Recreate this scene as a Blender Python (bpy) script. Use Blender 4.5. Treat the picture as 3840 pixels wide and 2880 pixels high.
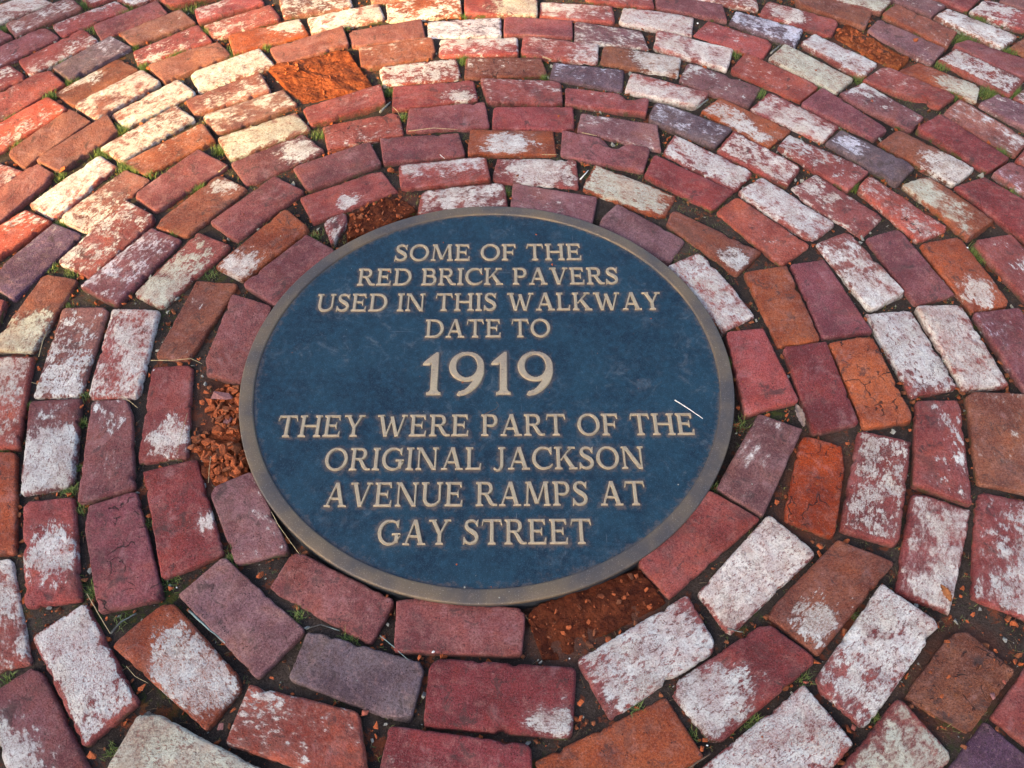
import bpy, math, random
import numpy as np
from mathutils import Vector, Matrix
from mathutils.bvhtree import BVHTree

# ------------------------------------------------------------------ camera, sky, sun, exposure
scene = bpy.context.scene
for o in list(bpy.data.objects):
    bpy.data.objects.remove(o)
random.seed(7)
rng = np.random.default_rng(11)
COL = scene.collection

cam_data = bpy.data.cameras.new('camera')
cam = bpy.data.objects.new('camera', cam_data)
COL.objects.link(cam)
cam.location = (0.0442, -0.9591, 1.2382)
cam.rotation_euler = (0.6427786, 0.0025697, -0.0052908)
cam_data.sensor_width = 36.0
cam_data.lens = 29.568
cam_data.clip_start = 0.05
cam_data.clip_end = 2000
scene.camera = cam

SUN_EL = math.radians(21)
SUN_AZ = Vector((-0.7071, -0.7071, 0))          # the way towards the sun, along the ground
world = bpy.data.worlds.new('World')
scene.world = world
world.use_nodes = True
wn = world.node_tree
bg = wn.nodes['Background']
sky = wn.nodes.new('ShaderNodeTexSky')
sky.sky_type = 'NISHITA'
sky.sun_disc = False
sky.sun_elevation = SUN_EL
sky.sun_rotation = math.radians(225)
sky.air_density = 0.7
sky.dust_density = 5.0
sky.ozone_density = 0.6
wn.links.new(sky.outputs[0], bg.inputs[0])
bg.inputs[1].default_value = 0.15

sd = bpy.data.lights.new('sun', 'SUN')
sd.energy = 5.0
sd.angle = math.radians(0.7)
sd.color = (1.0, 0.66, 0.18)
sun = bpy.data.objects.new('sun', sd)
COL.objects.link(sun)
sdir = Vector((SUN_AZ.x * math.cos(SUN_EL), SUN_AZ.y * math.cos(SUN_EL), math.sin(SUN_EL)))
sun.rotation_euler = sdir.to_track_quat('Z', 'Y').to_euler()
sun.location = sdir * 40

scene.view_settings.view_transform = 'Standard'
scene.view_settings.look = 'None'
scene.view_settings.gamma = 1
scene.view_settings.exposure = 2.0
scene.render.engine = 'CYCLES'

# ------------------------------------------------------------------ helpers
def hash3(ix, iy, iz, seed):
    h = (ix * 374761393 + iy * 668265263 + iz * 2147483647 + seed * 974634777) & 0xffffffff
    h = ((h ^ (h >> 13)) * 1274126177) & 0xffffffff
    h = (h ^ (h >> 16)) & 0xffffffff
    return h.astype(np.float64) / 4294967295.0

def vnoise(P, seed=0):
    P = np.asarray(P, float)
    i = np.floor(P).astype(np.int64)
    f = P - i
    f = f * f * (3 - 2 * f)
    r = 0
    for dx in (0, 1):
        wx = f[:, 0] if dx else 1 - f[:, 0]
        for dy in (0, 1):
            wy = f[:, 1] if dy else 1 - f[:, 1]
            for dz in (0, 1):
                wz = f[:, 2] if dz else 1 - f[:, 2]
                r = r + wx * wy * wz * hash3(i[:, 0] + dx, i[:, 1] + dy, i[:, 2] + dz, seed)
    return r * 2 - 1

def fbm(P, freq, octv=3, seed=0):
    P = np.asarray(P, float)
    if P.shape[1] == 2:
        P = np.c_[P, np.zeros(len(P))]
    r = 0; a = 1.0; t = 0
    for k in range(octv):
        r = r + a * vnoise(P * freq + 17.3 * k, seed + k)
        t += a; a *= 0.5; freq *= 2.03
    return r / t

def mesh(name, V, F, mat=None, attrs=None, smooth=True):
    me = bpy.data.meshes.new(name)
    V = np.asarray(V, dtype=np.float32)
    if isinstance(F, np.ndarray):
        n, k = F.shape
        me.vertices.add(len(V)); me.vertices.foreach_set('co', V.ravel())
        me.loops.add(n * k); me.loops.foreach_set('vertex_index', F.astype(np.int32).ravel())
        me.polygons.add(n)
        me.polygons.foreach_set('loop_start', np.arange(0, n * k, k, dtype=np.int32))
        me.polygons.foreach_set('loop_total', np.full(n, k, dtype=np.int32))
        me.update(calc_edges=True)
        me.validate()
    else:
        me.from_pydata([tuple(map(float, v)) for v in V], [], F)
    me.polygons.foreach_set('use_smooth', np.full(len(me.polygons), bool(smooth)))
    for an, (kind, data) in (attrs or {}).items():
        a = me.attributes.new(an, kind, 'POINT')
        data = np.asarray(data, dtype=np.float32)
        a.data.foreach_set({'FLOAT': 'value', 'FLOAT_VECTOR': 'vector', 'FLOAT_COLOR': 'color'}[kind], data.ravel())
    if mat:
        me.materials.append(mat)
    me.update()
    return me

def link(name, me, parent=None, **props):
    o = bpy.data.objects.new(name, me)
    COL.objects.link(o)
    if parent:
        o.parent = parent
    for k, v in props.items():
        o[k] = v
    return o

class NT:
    def __init__(s, name):
        s.m = bpy.data.materials.new(name); s.m.use_nodes = True
        s.t = s.m.node_tree; s.b = s.t.nodes['Principled BSDF']
    def n(s, typ, **kw):
        nd = s.t.nodes.new(typ)
        for k, v in kw.items():
            if k.startswith('i_'):
                nd.inputs[k[2:].replace('_', ' ')].default_value = v
            else:
                setattr(nd, k, v)
        return nd
    def l(s, a, b):
        s.t.links.new(a, b)
    def attr(s, name):
        return s.n('ShaderNodeAttribute', attribute_name=name)
    def noise(s, vec, scale, detail=4, rough=0.55, dist=0.0):
        nd = s.n('ShaderNodeTexNoise')
        nd.inputs['Scale'].default_value = scale; nd.inputs['Detail'].default_value = detail
        nd.inputs['Roughness'].default_value = rough; nd.inputs['Distortion'].default_value = dist
        s.l(vec, nd.inputs['Vector']); return nd.outputs['Fac']
    def math(s, op, a, b=None, c=None, clamp=False):
        nd = s.n('ShaderNodeMath', operation=op, use_clamp=clamp)
        for i, v in enumerate((a, b, c)):
            if v is None: continue
            if isinstance(v, (int, float)): nd.inputs[i].default_value = v
            else: s.l(v, nd.inputs[i])
        return nd.outputs[0]
    def step(s, v, lo, hi, a=0.0, b=1.0):
        nd = s.n('ShaderNodeMapRange', interpolation_type='SMOOTHSTEP')
        s.l(v, nd.inputs[0]); nd.inputs[1].default_value = lo; nd.inputs[2].default_value = hi
        nd.inputs[3].default_value = a; nd.inputs[4].default_value = b
        return nd.outputs[0]
    def mix(s, f, a, b, mode='MIX'):
        nd = s.n('ShaderNodeMix', data_type='RGBA', blend_type=mode)
        for sock, v in ((nd.inputs[0], f), (nd.inputs[6], a), (nd.inputs[7], b)):
            if isinstance(v, (int, float)): sock.default_value = v
            elif isinstance(v, tuple): sock.default_value = v + (1,) if len(v) == 3 else v
            else: s.l(v, sock)
        return nd.outputs[2]
    def bump(s, h, strength, dist, prev=None):
        nd = s.n('ShaderNodeBump')
        nd.inputs['Strength'].default_value = strength; nd.inputs['Distance'].default_value = dist
        s.l(h, nd.inputs['Height'])
        if prev is not None: s.l(prev, nd.inputs['Normal'])
        return nd.outputs[0]

# ------------------------------------------------------------------ materials
def brick_material():
    k = NT('weathered_brick')
    bp = k.attr('bp').outputs['Vector']
    base = k.attr('base').outputs['Color']
    washc = k.attr('washc').outputs['Color']
    bias = k.attr('bias').outputs['Fac']
    depth = k.attr('depth').outputs['Fac']         # metres below the brick's top face
    crack = k.attr('crack').outputs['Fac']
    rough = k.attr('rough').outputs['Fac']
    moss = k.attr('moss').outputs['Fac']
    big = k.noise(bp, 14, 3, 0.5)
    mid = k.noise(bp, 55, 5, 0.62, 0.4)
    fine = k.noise(bp, 330, 4, 0.7)
    grit = k.noise(bp, 900, 2, 0.6)
    # fired clay: tone drifts over the face, fine grain, dark iron specks, pale sand specks
    tone = k.noise(bp, 11, 4, 0.6, 0.8)
    base2 = k.mix(k.step(tone, 0.55, 0.40, 0, 0.75), base, (0.88, 0.87, 0.96), 'MULTIPLY')
    base2 = k.mix(k.step(tone, 0.52, 0.68, 0, 0.42), base2, (1.22, 1.08, 0.70), 'MULTIPLY')
    c = k.mix(k.step(big, 0.35, 0.68), base2, (0.60, 0.50, 0.54), 'MULTIPLY')
    c = k.mix(k.step(mid, 0.40, 0.72, 0, 0.55), c, (1.0, 0.72, 0.60), 'MULTIPLY')
    c = k.mix(k.step(mid, 0.52, 0.28, 0, 0.30), c, (0.38, 0.20, 0.17))
    c = k.mix(k.step(fine, 0.42, 0.60, 0, 0.62), c, (0.36, 0.28, 0.28), 'MULTIPLY')
    c = k.mix(k.step(grit, 0.58, 0.70, 0, 0.28), c, (0.58, 0.42, 0.38))
    c = k.mix(k.step(k.noise(bp, 190, 6, 0.8), 0.57, 0.66, 0, 0.25), c, (0.60, 0.36, 0.32))
    v = k.n('ShaderNodeTexVoronoi', feature='F1'); k.l(bp, v.inputs['Vector']); v.inputs['Scale'].default_value = 210
    spk = k.math('MULTIPLY', k.step(v.outputs['Distance'], 0.30, 0.12), k.step(k.noise(bp, 60, 2), 0.50, 0.62))
    c = k.mix(k.math('MULTIPLY', spk, 0.75), c, (0.035, 0.022, 0.022))
    c = k.mix(k.math('MULTIPLY', k.step(k.noise(bp, 17, 6, 0.62, 1.2), 0.54, 0.68), 0.42), c, (0.085, 0.050, 0.045))
    c = k.mix(k.math('MULTIPLY', k.step(k.noise(bp, 21, 7, 0.7, 0.6), 0.54, 0.70), 0.16), c, (0.60, 0.40, 0.40))
    # dark stains
    st = k.math('MULTIPLY', k.step(k.noise(bp, 30, 7, 0.7, 0.8), 0.56, 0.66), 0.70)
    c = k.mix(st, c, (0.05, 0.032, 0.03))
    # lime wash left in ragged patches
    wv = k.n('ShaderNodeVectorMath', operation='SCALE'); k.l(bp, wv.inputs[0]); k.l(k.attr('wsc').outputs['Fac'], wv.inputs['Scale'])
    wsoft = k.attr('wsoft').outputs['Fac']
    mpw = k.n('ShaderNodeMapping'); k.l(wv.outputs[0], mpw.inputs[0]); mpw.inputs['Rotation'].default_value = (0, 0, 0.5); mpw.inputs['Scale'].default_value = (0.62, 1.25, 1)
    n1 = k.noise(mpw.outputs[0], 110, 9, 0.76, 0.0)
    n2 = k.noise(wv.outputs[0], 26, 4, 0.6, 0.5)
    s = k.math('ADD', k.math('MULTIPLY', n1, 0.55), k.math('MULTIPLY', n2, 0.45))
    s = k.math('ADD', k.math('SUBTRACT', s, 0.5), bias)
    wid = k.math('MULTIPLY_ADD', wsoft, 0.075, 0.014)
    wmask = k.math('MULTIPLY_ADD', k.math('DIVIDE', s, wid), 1.0, 0.45, clamp=True)
    haze = k.math('MULTIPLY', k.step(s, -0.10, 0.04), k.math('MULTIPLY_ADD', wsoft, 0.38, 0.10))
    has = k.step(bias, -0.5, -0.3)
    haze = k.math('MULTIPLY', haze, has)
    spa = k.step(k.noise(bp, 19, 3), 0.42, 0.60)
    spk2 = k.step(k.noise(bp, 430, 4, 0.8), 0.52, 0.40)
    wmask = k.math('MULTIPLY', wmask, k.math('SUBTRACT', 0.96, k.math('MULTIPLY', k.math('MULTIPLY', spk2, spa), 0.6)))
    wc = k.mix(k.step(k.noise(bp, 48, 5, 0.6), 0.42, 0.66, 0, 0.6), washc, (0.74, 0.64, 0.62), 'MULTIPLY')
    wc = k.mix(k.step(fine, 0.50, 0.64, 0.0, 0.60), wc, (0.42, 0.37, 0.35), 'MULTIPLY')
    wmask = k.math('MULTIPLY', wmask, k.step(k.noise(mpw.outputs[0], 170, 6, 0.78), 0.585, 0.555, 0.12, 1.0))
    wc = k.mix(k.step(n2, 0.56, 0.40, 0.04, 0.30), wc, base)
    wc = k.mix(k.step(k.noise(bp, 13, 4, 0.6, 0.6), 0.46, 0.66, 0, 0.55), wc, (0.80, 0.74, 0.66), 'MULTIPLY')
    wc = k.mix(k.step(k.noise(bp, 75, 6, 0.7, 0.5), 0.58, 0.66, 0, 0.5), wc, (0.30, 0.24, 0.20))
    pink = k.mix(0.45, base, washc)
    hs = k.n('ShaderNodeHueSaturation'); hs.inputs['Saturation'].default_value = 1.03; hs.inputs['Value'].default_value = 1.0; k.l(c, hs.inputs['Color']); c = hs.outputs[0]
    c = k.mix(haze, c, pink)
    c = k.mix(wmask, c, wc)
    # hairline cracks
    wob = k.n('ShaderNodeVectorMath', operation='ADD')
    nz = k.n('ShaderNodeTexNoise'); nz.inputs['Scale'].default_value = 40; k.l(bp, nz.inputs['Vector'])
    sc = k.n('ShaderNodeVectorMath', operation='SCALE'); k.l(nz.outputs['Color'], sc.inputs[0]); sc.inputs['Scale'].default_value = 0.03
    k.l(bp, wob.inputs[0]); k.l(sc.outputs[0], wob.inputs[1])
    vc = k.n('ShaderNodeTexVoronoi', feature='DISTANCE_TO_EDGE'); k.l(wob.outputs[0], vc.inputs['Vector']); vc.inputs['Scale'].default_value = 22
    cr = k.math('MULTIPLY', k.step(vc.outputs['Distance'], 0.022, 0.006), k.step(k.noise(bp, 34, 2), 0.50, 0.58))
    cr = k.math('MULTIPLY', cr, crack)
    c = k.mix(k.math('MULTIPLY', cr, 0.85), c, (0.02, 0.012, 0.01))
    # earth and moss held on the flanks
    dirt = k.math('MULTIPLY', k.step(depth, 0.004, 0.016), k.step(k.noise(bp, 70, 4), 0.35, 0.6, 0.45, 1.0))
    c = k.mix(k.math('MULTIPLY', dirt, 0.72), c, (0.055, 0.036, 0.028))
    ms = k.math('MULTIPLY', k.step(depth, 0.002, 0.009), k.step(k.noise(bp, 38, 5, 0.6), 0.52, 0.62))
    ms = k.math('MULTIPLY', ms, moss)
    c = k.mix(k.math('MULTIPLY', ms, 0.85), c, (0.045, 0.060, 0.014))
    k.l(c, k.b.inputs['Base Color'])
    k.b.inputs['Roughness'].default_value = 0.88
    k.b.inputs['Specular IOR Level'].default_value = 0.28
    h = k.math('ADD', k.math('MULTIPLY', k.noise(bp, 150, 9, 0.80), 1.0), k.math('MULTIPLY', wmask, 0.16))
    h = k.math('MULTIPLY', h, rough)
    h = k.math('SUBTRACT', h, k.math('MULTIPLY', cr, 0.8))
    h = k.math('SUBTRACT', h, k.math('MULTIPLY', spk, 0.3))
    pit = k.math('MULTIPLY', k.step(k.noise(bp, 95, 5, 0.7), 0.40, 0.30), k.math('MULTIPLY_ADD', rough, 0.7, 0.2))
    h = k.math('SUBTRACT', h, k.math('MULTIPLY', pit, 0.35))
    b1 = k.bump(h, 1.0, 0.0062)
    b2 = k.bump(k.noise(bp, 420, 3, 0.8), 0.35, 0.0010, b1)
    k.l(b2, k.b.inputs['Normal'])
    return k.m

def simple_material(name, col, rough=0.9, nscale=300, dark=0.5, bstr=0.6, bdist=0.001, spec=0.25, coord='Object', var=None):
    k = NT(name)
    tc = k.n('ShaderNodeTexCoord').outputs[coord]
    f = k.noise(tc, nscale, 5, 0.65)
    c = k.mix(k.step(f, 0.35, 0.65), col, tuple(x * dark for x in col))
    if var:
        c = k.mix(k.step(k.noise(tc, nscale * 0.12, 3), 0.4, 0.62), c, var)
    k.l(c, k.b.inputs['Base Color'])
    k.b.inputs['Roughness'].default_value = rough
    k.b.inputs['Specular IOR Level'].default_value = spec
    k.l(k.bump(f, bstr, bdist), k.b.inputs['Normal'])
    return k.m

def crumble_material():
    k = NT('crumbled_brick')
    bp = k.attr('bp').outputs['Vector']
    base = k.attr('base').outputs['Color']
    n1 = k.noise(bp, 45, 8, 0.7, 0.6)
    v = k.n('ShaderNodeTexVoronoi', feature='F1'); k.l(bp, v.inputs['Vector']); v.inputs['Scale'].default_value = 120
    c = k.mix(k.step(n1, 0.38, 0.62), base, (0.50, 0.42, 0.42), 'MULTIPLY')
    c = k.mix(k.step(v.outputs['Color'], 0.3, 0.9, 0, 0.55), c, (0.55, 0.36, 0.30), 'MULTIPLY')
    c = k.mix(k.step(k.noise(bp, 300, 4, 0.7), 0.45, 0.7, 0, 0.6), c, (0.03, 0.012, 0.008))
    k.l(c, k.b.inputs['Base Color'])
    k.b.inputs['Roughness'].default_value = 0.92
    k.b.inputs['Specular IOR Level'].default_value = 0.15
    h = k.math('ADD', k.noise(bp, 60, 9, 0.75, 1.0), k.math('MULTIPLY', v.outputs['Distance'], -0.35))
    b1 = k.bump(h, 1.0, 0.009)
    b2 = k.bump(k.noise(bp, 420, 5, 0.7), 0.8, 0.0016, b1)
    k.l(b2, k.b.inputs['Normal'])
    return k.m

def bed_material():
    k = NT('sandy_joint_earth')
    tc = k.n('ShaderNodeTexCoord').outputs['Object']
    a = k.noise(tc, 9, 4, 0.6)
    b = k.noise(tc, 240, 6, 0.75)
    c = k.mix(k.step(a, 0.40, 0.62), (0.030, 0.023, 0.020), (0.065, 0.048, 0.039))
    c = k.mix(k.step(b, 0.38, 0.66, 0, 0.85), c, (0.022, 0.016, 0.013))
    c = k.mix(k.step(k.noise(tc, 620, 3, 0.7), 0.60, 0.70, 0, 0.6), c, (0.26, 0.21, 0.18))
    c = k.mix(k.step(k.noise(tc, 30, 5, 0.7), 0.56, 0.64, 0, 0.75), c, (0.17, 0.045, 0.020))
    du = k.math('ADD', k.attr('dust').outputs['Fac'], k.math('MULTIPLY', k.math('SUBTRACT', k.noise(tc, 35, 5, 0.7), 0.5), 0.8))
    c = k.mix(k.step(du, 0.30, 1.0, 0, 0.62), c, (0.130, 0.040, 0.020))
    mo = k.math('MULTIPLY', k.step(k.noise(tc, 5.5, 4, 0.6), 0.57, 0.68), k.step(k.noise(tc, 60, 5, 0.7), 0.45, 0.58))
    c = k.mix(k.math('MULTIPLY', mo, 0.8), c, (0.040, 0.058, 0.012))
    k.l(c, k.b.inputs['Base Color'])
    k.b.inputs['Roughness'].default_value = 0.95
    k.b.inputs['Specular IOR Level'].default_value = 0.15
    b1 = k.bump(b, 1.0, 0.004)
    b2 = k.bump(k.noise(tc, 900, 3, 0.7), 0.8, 0.001, b1)
    k.l(b2, k.b.inputs['Normal'])
    return k.m

def plate_material():
    k = NT('blue_painted_bronze_plate')
    tc = k.n('ShaderNodeTexCoord').outputs['Object']
    halo = k.attr('halo').outputs['Fac']
    a = k.noise(tc, 8, 7, 0.68, 0.4)
    b = k.noise(tc, 90, 6, 0.7)
    f = k.noise(tc, 650, 3, 0.7)
    c = k.mix(k.step(a, 0.36, 0.66), PLATE_BLUE, PLATE_BLUE2)
    c = k.mix(k.step(b, 0.40, 0.70, 0, 0.7), c, (0.010, 0.046, 0.078))
    c = k.mix(k.step(f, 0.54, 0.68, 0, 0.6), c, (0.050, 0.095, 0.135))
    c = k.mix(k.step(f, 0.46, 0.30, 0, 0.6), c, (0.002, 0.007, 0.016))
    # dusty patches and scuffs
    d = k.math('MULTIPLY', k.step(k.noise(tc, 22, 8, 0.76, 0.8), 0.52, 0.68), k.step(k.noise(tc, 3.5, 3), 0.40, 0.60))
    c = k.mix(k.math('MULTIPLY', d, 0.42), c, (0.105, 0.125, 0.145))
    mp = k.n('ShaderNodeMapping'); k.l(tc, mp.inputs[0]); mp.inputs['Scale'].default_value = (1, 26, 1); mp.inputs['Rotation'].default_value = (0, 0, 0.5)
    mp2 = k.n('ShaderNodeMapping'); k.l(tc, mp2.inputs[0]); mp2.inputs['Scale'].default_value = (30, 1.2, 1); mp2.inputs['Rotation'].default_value = (0, 0, 0.35)
    s1 = k.math('MULTIPLY', k.step(k.noise(mp.outputs[0], 9, 2, 0.5, 0.3), 0.735, 0.75), k.step(k.noise(tc, 6, 2), 0.5, 0.56))
    s2 = k.math('MULTIPLY', k.step(k.noise(mp2.outputs[0], 8, 2, 0.5, 0.3), 0.735, 0.75), k.step(k.noise(tc, 7, 2), 0.54, 0.6))
    c = k.mix(k.math('MULTIPLY', k.math('MAXIMUM', s1, s2), 0.4), c, (0.17, 0.18, 0.20))
    # paint rubbed through to brown metal round the lettering and inside the rim
    hm = k.math('ADD', halo, k.math('MULTIPLY', k.math('SUBTRACT', k.noise(tc, 95, 7, 0.78), 0.5), 2.6))
    hmask = k.step(hm, 0.25, 0.95)
    c = k.mix(k.math('MULTIPLY', hmask, 0.70), c, (0.100, 0.078, 0.070))
    k.l(c, k.b.inputs['Base Color'])
    k.b.inputs['Roughness'].default_value = 0.7
    k.b.inputs['Specular IOR Level'].default_value = 0.25
    k.l(k.bump(f, 0.55, 0.0007, k.bump(b, 0.25, 0.001)), k.b.inputs['Normal'])
    return k.m

def bronze_material(name, c1, c2, met):
    k = NT(name)
    tc = k.n('ShaderNodeTexCoord').outputs['Object']
    a = k.noise(tc, 7, 4, 0.6)
    f = k.noise(tc, 420, 4, 0.7)
    m = k.noise(tc, 60, 6, 0.7)
    c = k.mix(k.step(a, 0.38, 0.62), c1, c2)
    c = k.mix(k.step(m, 0.52, 0.70, 0, 0.4), c, (0.20, 0.155, 0.125))
    c = k.mix(k.step(f, 0.50, 0.70, 0, 0.55), c, (0.13, 0.10, 0.085))
    c = k.mix(k.step(f, 0.42, 0.30, 0, 0.4), c, (0.55, 0.49, 0.40))
    k.l(c, k.b.inputs['Base Color'])
    k.b.inputs['Metallic'].default_value = met
    k.l(k.step(m, 0.35, 0.65, 0.50, 0.66), k.b.inputs['Roughness'])
    k.l(k.bump(f, 0.5, 0.0006), k.b.inputs['Normal'])
    return k.m

PLATE_BLUE = (0.0012, 0.0125, 0.0270)
PLATE_BLUE2 = (0.0060, 0.0300, 0.0510)
M_brick = brick_material()
M_crumble = crumble_material()
M_bed = bed_material()
M_plate = plate_material()
M_bronze = bronze_material('weathered_bronze_rim', (0.160, 0.116, 0.072), (0.078, 0.068, 0.064), 0.5)
M_letter = bronze_material('rubbed_bronze_lettering', (0.38, 0.305, 0.195), (0.235, 0.180, 0.135), 0.3)
M_side = simple_material('dark_plaque_side', (0.030, 0.034, 0.040), 0.6, 200, 0.5)
CHIP = {'o': simple_material('orange_brick_chip', (0.36, 0.090, 0.030), 0.9, 400, 0.5, 0.9, 0.002),
        'r': simple_material('red_brick_chip', (0.32, 0.090, 0.060), 0.9, 400, 0.5, 0.9, 0.002),
        'b': simple_material('rust_brown_chip', (0.24, 0.080, 0.035), 0.9, 400, 0.5, 0.9, 0.002),
        'p': simple_material('pink_brown_chip', (0.27, 0.12, 0.11), 0.9, 400, 0.6, 0.9, 0.002),
        'g': simple_material('grey_pebble', (0.26, 0.26, 0.23), 0.8, 500, 0.6, 0.5, 0.001),
        'w': simple_material('white_flake', (0.66, 0.66, 0.64), 0.8, 500, 0.75, 0.4, 0.001)}
TWIG = {'s': simple_material('dry_straw', (0.46, 0.36, 0.20), 0.8, 250, 0.55, 0.3, 0.0005),
        'w': simple_material('pale_splinter', (0.72, 0.70, 0.64), 0.8, 250, 0.7, 0.3, 0.0005),
        'b': simple_material('brown_twig', (0.14, 0.09, 0.06), 0.9, 250, 0.5, 0.8, 0.001),
        'g': simple_material('grey_twig', (0.20, 0.20, 0.18), 0.9, 200, 0.4, 0.9, 0.001),
        'd': simple_material('lichen_twig', (0.075, 0.072, 0.068), 0.9, 160, 0.5, 0.9, 0.001, var=(0.16, 0.22, 0.21))}

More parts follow.
